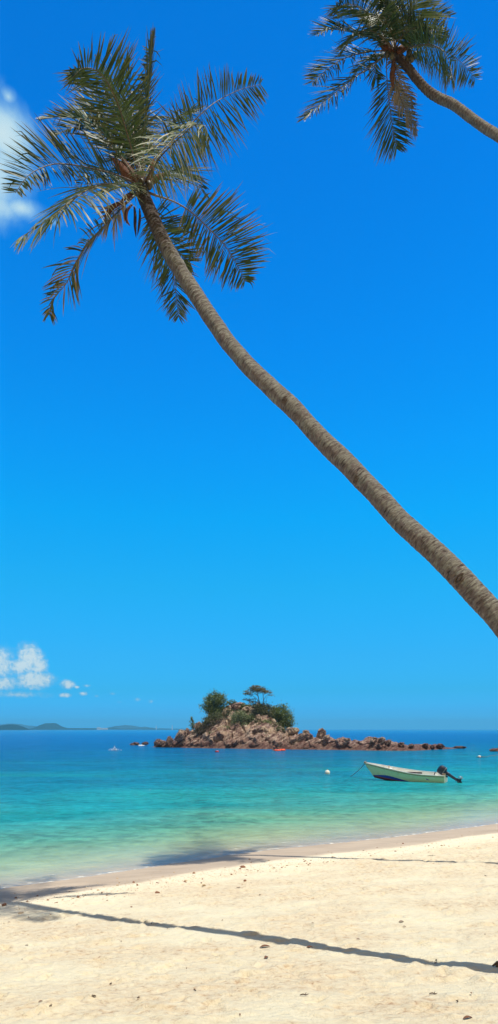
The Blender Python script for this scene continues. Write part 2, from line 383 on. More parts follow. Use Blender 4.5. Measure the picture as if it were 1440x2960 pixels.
hill([(290, 0), (310, 4), (330, 7), (345, 3), (400, 3.5), (460, 3), (530, 2.5), (640, 0)], 5200, 300, 23)
m_wht = simple('white_plaster', (.75, .74, .70), .8, .1, .1, 0)
m_rf = simple('grey_roof', (.35, .33, .32), .8, .1, .1, 0)
for k, (px, wd, hh, lab) in enumerate([(286, 22, 12, 'leftmost and tallest of the tiny white buildings on the far shore'), (298, 26, 8, 'middle one of the tiny white buildings on the far shore'), (308, 14, 7, 'rightmost of the tiny white buildings on the far shore')]):
    c = Vector(((px-720)/F*4100, 4100, 0)); e = tag(empty('building', c), lab, 'building', 'white buildings on the far shore')
    MB().box((0, 0, hh/2-1), (wd, 14, hh+2)).build('wall', m_wht, e, False)
    MB().add([(-wd*.55, -8, hh+.01), (wd*.55, -8, hh+.01), (wd*.55, 8, hh+.01), (-wd*.55, 8, hh+.01), (-wd*.4, 0, hh+3), (wd*.4, 0, hh+3)], [(0, 1, 5, 4), (2, 3, 4, 5), (1, 2, 5), (3, 0, 4), (3, 2, 1, 0)]).build('roof', m_rf, e, False)
for px, hh, lab in [(452, 26, 'thin hazy tower on the far shore above the two small rocks'), (498, 30, 'pale hazy tower on the far shore behind the island')]:
    c = Vector(((px-720)/F*5050, 5050, 0)); e = tag(empty('tower', c), lab, 'tower', 'towers on the far shore')
    MB().box((0, 0, hh/2), (6, 6, hh)).box((0, 0, hh+1.5), (8, 8, 3)).build('shaft', m_wht, e, False)
    MB().tube([(0, 0, hh+3.01), (0, 0, hh+10)], .8, 6).build('mast', m_rf, e)

# ------------------------------------------------------------------ coconut palms
def mat_bark():
    m, n, out = material('palm_bark')
    uv = n.node('ShaderNodeUVMap', uv_map='uv').outputs[0]
    co = n.node('ShaderNodeTexCoord').outputs['Object']
    ring = n.noise(n.scale(uv, (1.4, 13, 1)), 1.0, 4, .62, .6)
    crack = n.noise(n.scale(uv, (5, 42, 1)), 1.0, 5, .7, .8)
    rough = n.noise(n.scale(uv, (3.2, 46, 1)), 1.0, 7, .7, .9)
    patch = n.noise(co, 9, 6, .68, .5)
    c = n.ramp(rough, [(.34, (.055, .040, .038)), (.48, (.175, .135, .125)), (.66, (.30, .25, .225))])
    c = n.mix(n.smooth(crack, .56, .68), c, (.045, .030, .028))
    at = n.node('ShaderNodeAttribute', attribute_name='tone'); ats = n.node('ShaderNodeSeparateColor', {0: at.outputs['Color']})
    lit_top = n.smooth(ats.outputs[1], .30, .75)
    lich = n.m('MULTIPLY', n.smooth(n.m('ADD', patch, n.m('MULTIPLY', lit_top, .16)), .50, .64), n.smooth(rough, .36, .60))  # lichen patches; the upward bias paints the trunk's lit upper side paler
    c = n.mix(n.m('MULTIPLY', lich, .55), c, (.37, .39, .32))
    c = n.mix(n.m('MULTIPLY', n.smooth(ring, .60, .72), .5), c, (.05, .034, .03))
    c = n.mix(n.m('MULTIPLY', ats.outputs[0], .8), c, (.050, .026, .020))
    hg = n.m('ADD', n.m('MULTIPLY', ring, .5), n.m('ADD', n.m('MULTIPLY', crack, -.6), n.m('MULTIPLY', rough, .7)))
    bp = n.node('ShaderNodeBump', {'Height': hg, 'Strength': 1.0, 'Distance': .06})
    b = n.node('ShaderNodeBsdfPrincipled', {'Base Color': c, 'Roughness': .85, 'Specular IOR Level': .25, 'Normal': bp})
    n.l.new(b.outputs[0], out.inputs[0]); return m
def mat_leaf(name, lo, hi, tip, trans=.18, rough=.38, bright=1.0, spec=.5):
    m, n, out = material(name)
    at = n.node('ShaderNodeAttribute', attribute_name='tone'); s = n.node('ShaderNodeSeparateColor', {0: at.outputs['Color']})
    c = n.mix(s.outputs[0], lo, hi)
    c = n.mix(s.outputs[1], c, tip)
    b = n.node('ShaderNodeBsdfPrincipled', {'Base Color': c, 'Roughness': rough, 'Specular IOR Level': spec})
    t = n.node('ShaderNodeBsdfTranslucent', {'Color': n.mix(.5, c, (.16, .22, .03))})
    sh = n.node('ShaderNodeMixShader', {0: trans, 1: b, 2: t})
    n.l.new(sh.outputs[0], out.inputs[0]); return m
M_BARK = mat_bark()
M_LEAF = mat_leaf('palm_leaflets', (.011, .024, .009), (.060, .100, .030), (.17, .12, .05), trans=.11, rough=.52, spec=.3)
M_PALE = mat_leaf('sunlit_leaflets', (.045, .075, .030), (.17, .21, .10), (.36, .33, .24), trans=.16, rough=.55, spec=.25)  # paler copy of the leaflet colours; sunlight on these fronds is painted in
M_DRY = mat_leaf('dry_leaflets', (.045, .024, .018), (.12, .075, .05), (.20, .15, .11), .12, .6, spec=.25)
M_STALK = simple('palm_stalk', (.10, .065, .035), .5, .3, 14, .2)
M_FIBRE = simple('palm_fibre', (.10, .036, .016), .9, .45, 40, .5)
M_COCO = simple('coconut_husk', (.05, .038, .016), .5, .4, 9, .2)
M_SCAR = simple('bark_scar', (.085, .062, .052), .95, .4, 30, .6)

def frond(root, pts, Lmax=.55, nleaf=58, roll=0.0, droop=.35, width=.027, dry=0.0, start=.12, curl=0.0, fwd=(.30, .85), ragged=.06, sides=(1, 1), seed=0, lift=.15, prof=(.55, 1.0), pale=False):
    """pts: world control points from the crown outwards. One mesh of leaflets with the stalk as its own child."""
    r = np.random.default_rng(seed+101)
    n = 60; c = catmull(pts, n); T = np.gradient(c, axis=0); T /= np.linalg.norm(T, axis=1)[:, None]
    V = []; Q = []; C = []
    zup = np.array([0, 0, 1.])
    for side in (-1, 1):
        for i in range(nleaf):
            t = start+(1-start)*(i+.5+r.uniform(-.25, .25))/nleaf
            if r.random() < ragged: continue
            f = min(t*(n-1), n-1.001); k = int(f); u = f-k
            p = c[k]*(1-u)+c[k+1]*u; tt = T[k]*(1-u)+T[k+1]*u; tt /= np.linalg.norm(tt)
            S = np.cross(tt, zup)
            if np.linalg.norm(S) < .15: S = np.array([1., 0, 0])
            S /= np.linalg.norm(S); N = np.cross(S, tt)
            a = roll; S, N = S*math.cos(a)+N*math.sin(a), N*math.cos(a)-S*math.sin(a)
            q = (t-start)/(1-start)
            L = Lmax*sides[0 if side < 0 else 1]*(prof[0]+(prof[1]-prof[0])*min(q/.3, 1))*(1 if q < .55 else 1-.74*((q-.55)/.45)**1.3)*r.uniform(.74, 1.10)
            ang = fwd[0]+(fwd[1]-fwd[0])*q+r.normal(0, .10)
            d = S*side*math.cos(ang)+tt*math.sin(ang)+N*(lift+r.normal(0, .13)); d /= np.linalg.norm(d)
            wv = np.cross(d, N); wv /= np.linalg.norm(wv)+1e-9; nn = np.cross(wv, d)
            tw = r.uniform(-.8, .8); wv = wv*math.cos(tw)+nn*math.sin(tw)
            isdry = r.random() < dry
            kink = r.random() < .11+.5*curl
            dr = droop*r.uniform(.6, 1.5)*(1.8 if isdry else 1)
            hue = r.uniform(0, 1); base_i = len(V); pp = p.copy(); ns = 5
            kp = r.uniform(.3, .7)
            for s in range(ns+1):
                x = s/ns
                ww = width*(.35+1.3*x if x < .4 else .87*(1-((x-.4)/.6)**1.7)+.04)*(.8+.4*hue*0+.2)
                V.append(pp-wv*ww/2); V.append(pp+wv*ww/2)
                tp = (1.0 if isdry else max(0, (x-.45)/.55)**1.5*(.35+.6*(hue > .55)))
                C += [(hue, tp, 0)]*2
                g = dr*(x+.2)*.55+(1.6 if (kink and x > kp) else 0)+curl*2.2*x
                dd = d-zup*g*.55+np.array([0, 0, 0]); dn = np.linalg.norm(dd); d2 = dd/max(dn, .3)
                pp = pp+d2*L/ns
                if kink and x > kp: d = d2
            for s in range(ns):
                b = base_i+2*s; Q.append((b, b+1, b+3, b+2))
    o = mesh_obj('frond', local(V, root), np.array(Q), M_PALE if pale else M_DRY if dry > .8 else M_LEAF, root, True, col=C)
    rad = np.interp(np.linspace(0, 1, n), [0, .06, .2, .6, 1], [.034, .020, .012, .008, .003])
    tv, tf = tube(c, rad, 6); mesh_obj('stalk', local(tv, root), tf, M_STALK, o)
    return o

def trunk(root, pts, r0, r1, base, seed, knots=(), ):
    """ringed, slightly knobbly trunk; pts from the foot to the crown"""
    c = catmull(pts, 700); n = len(c); seg = np.r_[0, np.cumsum(np.linalg.norm(np.diff(c, axis=0), axis=1))]
    T = np.gradient(c, axis=0); T /= np.linalg.norm(T, axis=1)[:, None]
    nu = 40; th = np.linspace(0, 2*math.pi, nu+1)[:-1]
    A = np.cross(T[0], (0, 1, 0.2)); A /= np.linalg.norm(A)
    V = np.zeros((n, nu+1, 3)); UV = np.zeros((n, nu+1, 2)); C = np.zeros((n, nu+1, 3))
    wob = np.cumsum(0*seg)
    for i in range(n):
        A = A-T[i]*A.dot(T[i]); A /= np.linalg.norm(A); B = np.cross(T[i], A)
        s = seg[i]; k = s/seg[-1]
        thx = np.r_[th, 2*math.pi]
        r = r0+(r1-r0)*k+base*math.exp(-s/.35)
        lump = fbm(np.cos(thx)*1.2+s*1.7, np.sin(thx)*1.2+seed, seed, 3)*.10
        fine = fbm(np.cos(thx)*3+s*5, np.sin(thx)*3-s*3, seed+5, 3)*.035
        ph = s/.085+.5*fbm(np.cos(thx)*.8+s*.8, np.sin(thx)*.8, seed+9, 2)*2
        fr = ph-np.floor(ph)
        topk = float(sstep(k, .62, .95))
        ring = (.035+.12*topk)*(1-fr)**2-(.012+.03*topk)
        rr = r*(1+lump+fine+ring)
        # dark overlapping leaf bases high on the trunk
        V[i] = c[i]+rr[:, None]*(np.cos(thx)[:, None]*A+np.sin(thx)[:, None]*B)
        UV[i, :, 0] = thx/(2*math.pi)*2; UV[i, :, 1] = s
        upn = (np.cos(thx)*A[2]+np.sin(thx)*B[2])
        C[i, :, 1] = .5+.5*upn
        C[i, :, 0] = np.clip(sstep(s, seg[-1]-2.1, seg[-1]-.6)*.95+.55*(fr > .80)*topk, 0, 1)
    I = np.arange(n*(nu+1)).reshape(n, nu+1)
    q = np.stack([I[:-1, :-1], I[:-1, 1:], I[1:, 1:], I[1:, :-1]], -1).reshape(-1, 4)
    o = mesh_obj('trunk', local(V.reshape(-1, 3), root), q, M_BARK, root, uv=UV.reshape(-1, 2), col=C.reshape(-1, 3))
    for (px, py, sc, bend) in knots:        # healed-over scars: a raised lip round a dark hollow
        best = min(range(n), key=lambda i: (720+F*c[i][0]/c[i][1]-px)**2+(HY-F*(c[i][2]-H)/c[i][1]-py)**2)
        C0 = Vector(c[best]); view = (Vector((0, 0, H))-C0).normalized(); Tn = Vector(T[best]); nrm = (view-Tn*view.dot(Tn)).normalized()
        sidev = Tn.cross(nrm); off = bend
        nrm2 = (nrm*math.cos(off)+sidev*math.sin(off)).normalized(); side2 = Tn.cross(nrm2)
        k = seg[best]/seg[-1]; rr = (r0+(r1-r0)*k)
        path = [C0+nrm2*(rr*(.985-.06*abs(math.sin(a)*0)))+Tn*(math.sin(a)*sc*.55)+side2*(math.cos(a)*sc) for a in np.linspace(.2, math.pi*1.75, 14)]
        mb = MB(); mb.tube([tuple(q) for q in path], [.004]+[sc*.20]*12+[.004], 6)
        mb.ball(C0+nrm2*rr*.96, (sc*.55, sc*.4, sc*.28), 10, 6, Matrix((side2, nrm2, Tn)).transposed())
        mesh_obj('scar', local(mb.v, root), mb.f, M_SCAR, o)
    return c

def sheath(root, pts, wid, mat, name='fibre'):
    c = catmull(pts, 14); V = []
    T = np.gradient(c, axis=0)
    for i, p in enumerate(c):
        k = i/13; ww = wid*math.sin(math.pi*min(1, .12+k*.88))**.8
        s = np.cross(T[i], (0.2, 1, .1)); s /= np.linalg.norm(s); nn = np.cross(s, T[i]); nn /= np.linalg.norm(nn)
        V += [p-s*ww, p+nn*ww*.6, p+s*ww, p-nn*ww*.3]
    Fc = [(4*i+a, 4*i+(a+1) % 4, 4*i+4+(a+1) % 4, 4*i+4+a) for i in range(13) for a in range(4)]
    return mesh_obj(name, local(V, root), Fc, mat, root)

# --- near palm -----------------------------------------------------------
g0 = float(ground_z(4.15, 5.42))
palm = tag(empty('palm_tree', (4.15, 5.42, g0)), 'large leaning coconut palm whose whole crown is in view and whose trunk crosses the sky', 'palm tree', 'coconut palms leaning over the beach')
tp = [(4.15, 5.42, g0-.3), (4.10, 5.46, 1.35), (3.91, 5.58, 1.93), (3.55, 5.82, 2.6), (3.23, 6.02, 3.17), (2.95, 6.22, 3.69), (2.69, 6.38, 4.12)]
T1 = [(1440, 1790, 6.54), (1385, 1728, 6.64), (1320, 1658, 6.78), (1262, 1600, 6.92), (1200, 1545, 7.06), (1150, 1497, 7.22), (1100, 1443, 7.36), (1050, 1390, 7.52), (1000, 1338, 7.68), (952, 1293, 7.82), (905, 1245, 7.96), (857, 1190, 8.1), (800, 1137, 8.28), (757, 1095, 8.43), (720, 1060, 8.56), (685, 1020, 8.73), (655, 985, 8.88), (628, 945, 9.02), (607, 915, 9.14), (566, 850, 9.36), (520, 780, 9.62), (478, 710, 9.86), (452, 655, 10.05), (433, 610, 10.2), (418, 575, 10.3), (408, 545, 10.38)]
tp += [tuple(P(*q)) for q in T1]
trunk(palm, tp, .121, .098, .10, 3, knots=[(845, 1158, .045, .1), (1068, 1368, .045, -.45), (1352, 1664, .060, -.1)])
CY = 10.38
def fr1(crop, ys, **k):                    # crop coordinates of the enlarged photograph region and depth offsets
    pts = [P(x*.6385, 60+y*.6385, CY+dy) for (x, y), dy in zip(crop, ys)]
    pts = [P(408, 545, CY)]+pts
    return frond(palm, [tuple(p) for p in pts], **k)
fr1([(625, 690), (590, 560), (535, 380), (480, 270), (425, 220), (370, 218), (328, 258)], [-.1, -.4, -.9, -1.3, -1.6, -1.8, -1.9], Lmax=0.66, nleaf=108, roll=-0.25, droop=.10, seed=1, start=.18)
fr1([(645, 680), (655, 500), (665, 330), (682, 180), (696, 60)], [-.05, -.1, .1, .4, .7], Lmax=0.55, nleaf=102, roll=1.0, droop=.12, seed=2, fwd=(.75, 1.2), start=.2)
fr1([(660, 690), (720, 600), (840, 490), (960, 380), (1080, 315), (1180, 287)], [0, .2, .5, .8, 1.0, 1.1], Lmax=0.72, nleaf=102, roll=1.15, droop=0.08, seed=3, start=0.3, sides=(1.25, .75), fwd=(.2, .7))
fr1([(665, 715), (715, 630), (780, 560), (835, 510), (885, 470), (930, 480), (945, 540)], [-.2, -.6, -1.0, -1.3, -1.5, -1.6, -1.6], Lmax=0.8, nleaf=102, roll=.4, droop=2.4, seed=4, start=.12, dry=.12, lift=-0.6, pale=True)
fr1([(600, 690), (530, 590), (450, 490), (370, 445), (280, 435), (190, 445)], [-.1, -.2, -.4, -.6, -.7, -.7], Lmax=0.5, nleaf=98, roll=0.8, droop=.25, seed=5, start=.25)
fr1([(580, 720), (500, 690), (400, 665), (290, 648), (215, 656), (130, 700), (70, 780)], [-.2, -.5, -.9, -1.2, -1.4, -1.6, -1.7], Lmax=0.62, nleaf=117, roll=1.1, droop=0.45, seed=6, start=.15, sides=(.75, 1.1), fwd=(.1, .5))
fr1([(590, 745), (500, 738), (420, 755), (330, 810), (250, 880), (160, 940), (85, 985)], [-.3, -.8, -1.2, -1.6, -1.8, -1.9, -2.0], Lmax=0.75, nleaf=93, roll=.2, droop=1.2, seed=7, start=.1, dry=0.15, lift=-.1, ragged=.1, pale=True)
fr1([(600, 800), (540, 860), (480, 920), (400, 1010), (340, 1100), (300, 1190), (240, 1260), (225, 1330)], [-.2, -.3, -.4, -.5, -.5, -.4, -.4, -.3], Lmax=0.6, nleaf=86, roll=.1, droop=1.0, seed=8, start=.25, dry=.35, curl=.12, ragged=.12)
fr1([(690, 785), (790, 820), (870, 870), (950, 945), (1020, 1020), (1070, 1100), (1110, 1180)], [0, .2, .3, .4, .5, .5, .5], Lmax=0.7, nleaf=102, roll=1.15, droop=0.15, seed=9, start=.34, fwd=(.05, .6), dry=.08, sides=(.85, 1.15))
fr1([(680, 830), (705, 900), (740, 980), (775, 1080), (790, 1180), (800, 1270), (808, 1340)], [.2, .5, .8, 1.0, 1.1, 1.1, 1.1], Lmax=0.58, nleaf=77, roll=.2, droop=.5, seed=10, start=.2, ragged=.1)
fr1([(690, 820), (710, 890), (745, 970), (800, 1040), (860, 1090)], [.3, .7, 1.0, 1.3, 1.4], Lmax=0.8, nleaf=71, roll=0.9, droop=.5, seed=11, start=.35)
fr1([(610, 680), (560, 560), (500, 440), (440, 340), (395, 290)], [.1, .5, 1.0, 1.4, 1.6], Lmax=0.86, nleaf=86, roll=.3, droop=.6, seed=12, start=.2)
fr1([(630, 680), (600, 540), (560, 420), (520, 320), (470, 265)], [.1, .5, .9, 1.2, 1.4], Lmax=0.83, nleaf=86, roll=-.4, droop=.55, seed=13, start=.2)
fr1([(600, 700), (530, 600), (460, 520), (400, 480), (340, 480), (250, 515)], [.1, .2, .3, .3, .2, .1], Lmax=0.58, nleaf=86, roll=0.9, droop=.5, seed=14, start=.2)
fr1([(610, 690), (560, 580), (500, 480), (430, 400), (370, 370)], [.1, .7, 1.4, 1.9, 2.2], Lmax=0.76, nleaf=82, roll=.1, droop=.6, seed=15, start=.2)
fr1([(670, 730), (740, 690), (810, 680), (880, 720), (930, 780)], [.1, .5, .9, 1.2, 1.3], Lmax=0.69, nleaf=71, roll=-.5, droop=.9, seed=16, start=.15)
fr1([(650, 680), (690, 560), (760, 470), (830, 420), (900, 400)], [.2, .9, 1.7, 2.3, 2.7], Lmax=0.76, nleaf=77, roll=-.2, droop=.4, seed=17, start=.25)
fr1([(640, 690), (630, 560), (620, 430), (640, 320), (680, 250)], [.1, .6, 1.1, 1.5, 1.8], Lmax=0.66, nleaf=77, roll=.5, droop=.4, seed=18, start=.25)
fr1([(590, 740), (540, 700), (480, 680), (410, 700), (350, 760)], [.2, .7, 1.2, 1.5, 1.6], Lmax=0.62, nleaf=67, roll=.3, droop=.7, seed=19, start=.2)
fr1([(560, 830), (510, 870), (480, 930)], [.1, .2, .2], Lmax=0.48, nleaf=33, roll=.2, droop=1.3, seed=20, start=.4, dry=1.0)
fr1([(620, 700), (570, 600), (490, 520), (400, 430), (330, 400)], [.1, .8, 1.4, 1.8, 2.0], Lmax=.65, nleaf=80, roll=.5, droop=.4, seed=21, start=.2)
fr1([(640, 690), (610, 560), (600, 430), (590, 300), (560, 200)], [0, .2, .4, .5, .5], Lmax=.62, nleaf=84, roll=-.4, droop=.2, seed=22, start=.2)
for pp, wd in (([(600, 830), (575, 860), (572, 900), (590, 930)], .030), ([(608, 840), (612, 880), (612, 930), (617, 985)], .026), ([(632, 850), (634, 890), (628, 940), (622, 975)], .022), ([(560, 820), (515, 840), (485, 880), (475, 930)], .045)):
    sheath(palm, [tuple(P(x*.6385, 60+y*.6385, CY-.25)) for x, y in pp], wd, M_DRY if wd < .03 else M_FIBRE, 'spathe')
for pp, wd in (([(620, 720), (570, 690), (535, 650), (505, 615)], .07), ([(640, 740), (600, 700), (570, 650), (550, 610)], .06), ([(660, 750), (700, 720), (730, 700), (760, 690)], .06), ([(640, 760), (680, 700), (690, 650), (700, 620)], .05), ([(625, 760), (590, 790), (570, 800), (540, 830)], .05)):
    sheath(palm, [tuple(P(x*.6385, 60+y*.6385, CY-.05)) for x, y in pp], wd, M_FIBRE)
for x, y, d in ((655, 765, -.2), (625, 775, -.18), (640, 735, -.22), (675, 745, -.12), (605, 755, -.1)):
    q = P(x*.6385, 60+y*.6385, CY+d); mb = MB().ball(tuple(q), (.055, .055, .07), 12, 8); mesh_obj('coconut', local(mb.v, palm), mb.f, M_COCO, palm)

# --- far palm ------------------------------------------------------------
g1 = float(ground_z(12.5, 9.3))
palm2 = tag(empty('palm_tree', (12.5, 9.3, g1)), 'tall coconut palm with its crown cut off by the top edge of the photo', 'palm tree', 'coconut palms leaning over the beach')
tp = [(12.5, 9.3, g1-.3), (12.24, 9.38, 1.96), (11.9, 9.5, 3.19), (11.31, 9.86, 5.0), (10.5, 10.34, 6.93), (9.45, 11.02, 9.07), (8.29, 11.84, 11.24), (7.15, 12.58, 13.05), (6.15, 13.28, 14.6)]
T2 = [(1500, 432, 13.65), (1440, 393, 13.94), (1400, 368, 14.1), (1360, 340, 14.3), (1310, 303, 14.5), (1270, 284, 14.7), (1235, 260, 14.8), (1205, 228, 14.85), (1180, 195, 14.87), (1150, 160, 14.88), (1138, 144, 14.88)]
tp += [tuple(P(*q)) for q in T2]
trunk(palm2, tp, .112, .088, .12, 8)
CY2 = 14.88
def fr2(crop, ys, **k):
    pts = [P(1142, 150, CY2)]+[P(860+x*.463, y*.463, CY2+dy) for (x, y), dy in zip(crop, ys)]
    return frond(palm2, [tuple(p) for p in pts], **k)
fr2([(560, 250), (480, 120), (400, 55), (310, 25), (235, 60)], [-.1, -.4, -.7, -.9, -1.0], Lmax=0.77, nleaf=93, roll=.2, droop=.35, seed=31, start=.2)
fr2([(550, 280), (430, 225), (310, 195), (200, 185), (120, 215)], [-.1, -.4, -.8, -1.0, -1.1], Lmax=0.72, nleaf=93, roll=0.8, droop=.45, seed=32, start=.2)
fr2([(540, 315), (410, 330), (280, 370), (170, 445), (90, 520)], [0, -.1, -.2, -.3, -.4], Lmax=0.72, nleaf=93, roll=0.9, droop=0.4, seed=33, start=.2)
fr2([(540, 350), (430, 430), (310, 520), (210, 600), (110, 680), (40, 740)], [.1, .2, .3, .3, .3, .3], Lmax=0.72, nleaf=89, roll=0.95, droop=0.6, seed=34, start=.15, dry=0.15, curl=.08)
fr2([(560, 370), (560, 500), (575, 650), (595, 800), (620, 930)], [.2, .5, .7, .8, .9], Lmax=0.82, nleaf=93, roll=.1, droop=.6, seed=35, start=.3)
fr2([(600, 370), (640, 500), (680, 620), (715, 740), (740, 850)], [.1, .3, .4, .4, .4], Lmax=0.42, nleaf=86, roll=.2, droop=1.4, seed=36, start=.1, dry=1.0, curl=.15)
fr2([(590, 370), (610, 480), (640, 600), (680, 700), (705, 790)], [0, 0, .1, .1, .1], Lmax=0.40, nleaf=77, roll=.2, droop=1.4, seed=37, start=.1, dry=1.0, curl=.15)
fr2([(650, 330), (720, 290), (820, 280), (900, 310), (950, 400), (970, 500)], [-.1, -.5, -.9, -1.2, -1.3, -1.4], Lmax=0.72, nleaf=93, roll=0.7, droop=1.2, seed=38, start=.2, lift=-.1)
fr2([(660, 320), (780, 285), (900, 310), (1000, 370), (1060, 430), (1110, 500)], [.2, .6, 1.0, 1.2, 1.3, 1.3], Lmax=0.68, nleaf=93, roll=1.1, droop=.2, seed=39, start=.35, fwd=(.1, .6))
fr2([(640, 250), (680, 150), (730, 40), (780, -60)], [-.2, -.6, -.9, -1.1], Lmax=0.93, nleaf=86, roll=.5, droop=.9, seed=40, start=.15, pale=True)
fr2([(640, 260), (740, 140), (850, 95), (960, 95)], [0, .2, .4, .6], Lmax=0.52, nleaf=77, roll=-.3, droop=.6, seed=41, start=.2)
fr2([(595, 250), (585, 100), (575, -60), (560, -200)], [.6, 1.5, 2.2, 2.7], Lmax=0.77, nleaf=89, roll=.4, droop=.2, seed=42, start=.15)
fr2([(610, 250), (640, 80), (665, -90), (700, -220)], [.5, 1.2, 1.9, 2.4], Lmax=0.72, nleaf=89, roll=-.3, droop=.25, seed=43, start=.15)
fr2([(580, 250), (500, 90), (420, -60), (350, -160)], [.3, .9, 1.3, 1.6], Lmax=0.81, nleaf=89, roll=.2, droop=.3, seed=44, start=.15)
fr2([(570, 280), (500, 210), (420, 190), (340, 240), (290, 310)], [-.2, -.5, -.8, -1.0, -1.1], Lmax=0.68, nleaf=80, roll=.2, droop=.8, seed=45, start=.15)
fr2([(600, 240), (560, 150), (520, 90), (490, 150)], [-.3, -.7, -1.0, -1.2], Lmax=0.62, nleaf=71, roll=.2, droop=.9, seed=46, start=.15, dry=.2)
fr2([(620, 260), (700, 190), (770, 170), (810, 210)], [-.2, -.5, -.8, -.9], Lmax=0.62, nleaf=71, roll=.4, droop=.9, seed=47, start=.15)
fr2([(520, 370), (480, 420), (490, 480), (505, 530)], [.2, .4, .5, .5], Lmax=0.37, nleaf=46, roll=.3, droop=.9, seed=48, start=.2)
fr2([(560, 260), (500, 180), (420, 110), (330, 90), (250, 110)], [0, .1, .2, .3, .3], Lmax=.55, nleaf=80, roll=.7, droop=.4, seed=49, start=.15)
fr2([(620, 240), (640, 150), (600, 70), (540, 20)], [-.1, -.4, -.7, -.9], Lmax=.6, nleaf=80, roll=.6, droop=.7, seed=50, start=.15)
fr2([(650, 280), (760, 210), (860, 190), (930, 240)], [0, .3, .5, .5], Lmax=.5, nleaf=70, roll=.6, droop=.7, seed=51, start=.2)
fr2([(560, 330), (470, 360), (390, 420), (340, 500)], [.2, .6, .9, 1.0], Lmax=.5, nleaf=70, roll=.6, droop=.6, seed=52, start=.2)
for x, y, d in ((715, 365, -.2), (700, 330, -.2), (735, 345, -.1), (690, 360, -.1), (560, 340, -.2), (590, 350, -.25)):
    q = P(860+x*.463, y*.463, CY2+d); mb = MB().ball(tuple(q), (.065, .065, .08), 12, 8); mesh_obj('coconut', local(mb.v, palm2), mb.f, M_COCO, palm2)
for pp, wd in (([(600, 330), (560, 300), (530, 270), (510, 230)], .09), ([(620, 330), (660, 300), (690, 280), (700, 250)], .09), ([(600, 350), (600, 420), (590, 480), (600, 560)], .06)):
    sheath(palm2, [tuple(P(860+x*.463, y*.463, CY2-.1)) for x, y in pp], wd, M_FIBRE)

# ------------------------------------------------------------------ rocky islet
def mat_rock(name='reef_rock', lo=(.075, .038, .032), mid=(.22, .130, .105), hi=(.50, .40, .32), wetz=.5, pale_z=(1.2, 3.6)):
    m, n, out = material(name)
    geo = n.node('ShaderNodeNewGeometry'); co = geo.outputs['Position']
    z = n.node('ShaderNodeSeparateXYZ', {0: co}).outputs[2]
    rot0 = n.node('ShaderNodeMapping', {'Vector': co, 'Rotation': (0, R(33), 0)}).outputs[0]
    rot = n.scale(rot0, (.35, .6, 2.4))
    strat = n.noise(rot, 1.5, 6, .68, .8); lump = n.noise(co, .55, 5, .6, .4); fine = n.noise(co, 5.5, 5, .7)
    v = n.m('ADD', n.m('MULTIPLY', strat, .78), n.m('MULTIPLY', fine, .22))
    c = n.ramp(v, [(.40, lo), (.49, mid), (.62, hi)])
    pale = n.m('MULTIPLY', n.smooth(z, pale_z[0], pale_z[1]), n.smooth(lump, .46, .60))
    c = n.mix(n.m('MULTIPLY', pale, .6), c, (.56, .43, .30))
    lich = n.m('MULTIPLY', n.smooth(n.noise(co, .8, 4, .6), .60, .68), n.smooth(z, 1.5, 3))
    c = n.mix(n.m('MULTIPLY', lich, .5), c, (.50, .52, .38))
    zz = n.m('ADD', z, n.m('MULTIPLY', n.m('SUBTRACT', lump, .5), 1.6))
    c = n.mix(n.m('MULTIPLY', n.smooth(zz, wetz+1.3, wetz-.1), .70), c, (.075, .030, .024))
    bp = n.node('ShaderNodeBump', {'Height': n.m('ADD', n.m('MULTIPLY', strat, .7), n.m('MULTIPLY', fine, .5)), 'Strength': 1.0, 'Distance': .35})
    b = n.node('ShaderNodeBsdfPrincipled', {'Base Color': c, 'Roughness': .85, 'Specular IOR Level': .25, 'Normal': bp})
    n.l.new(b.outputs[0], out.inputs[0]); return m
M_ROCK = mat_rock()
prof_t = [(430, 2164), (445, 2156), (452, 2150), (470, 2147), (490, 2142), (505, 2134), (530, 2118), (560, 2108), (573, 2088), (588, 2074), (600, 2064), (625, 2054), (647, 2044), (670, 2038), (686, 2034), (714, 2043), (735, 2040), (753, 2036), (775, 2048), (790, 2070), (815, 2100), (839, 2113), (868, 2118), (885, 2126), (910, 2130), (943, 2135), (970, 2133), (1004, 2134), (1035, 2143), (1060, 2141), (1086, 2133), (1110, 2134), (1127, 2138), (1168, 2149), (1193, 2154), (1215, 2152), (1234, 2149), (1260, 2152), (1275, 2152), (1301, 2160), (1342, 2163), (1356, 2174)]
wl_t = [(430, 2159), (445, 2160), (600, 2163), (800, 2166), (900, 2167), (1100, 2170), (1200, 2170), (1280, 2166), (1342, 2163), (1360, 2163)]
wid_t = [(430, 1.5), (445, 2.5), (500, 6), (560, 10), (620, 13), (750, 13), (850, 9), (950, 6.5), (1100, 6), (1200, 4), (1340, 1.5), (1360, 1)]
tb = lambda t, px: np.interp(px, [a for a, b in t], [b for a, b in t])
gpx = np.arange(428, 1362, 1.35)
Yf = F*H/(tb(wl_t, gpx)-HY)
Wd = tb(wid_t, gpx)
Yr = Yf+Wd
hr = H+(HY-tb(prof_t, gpx))/F*Yr
sv = np.concatenate([np.linspace(-1.2, 0, 6)[:-1], np.linspace(0, 1, 90), np.linspace(1, 2.2, 22)[1:]])
IX = np.zeros((len(sv), len(gpx))); IY = IX.copy(); IZ = IX.copy()
Xc = (gpx-720)/F*112.0
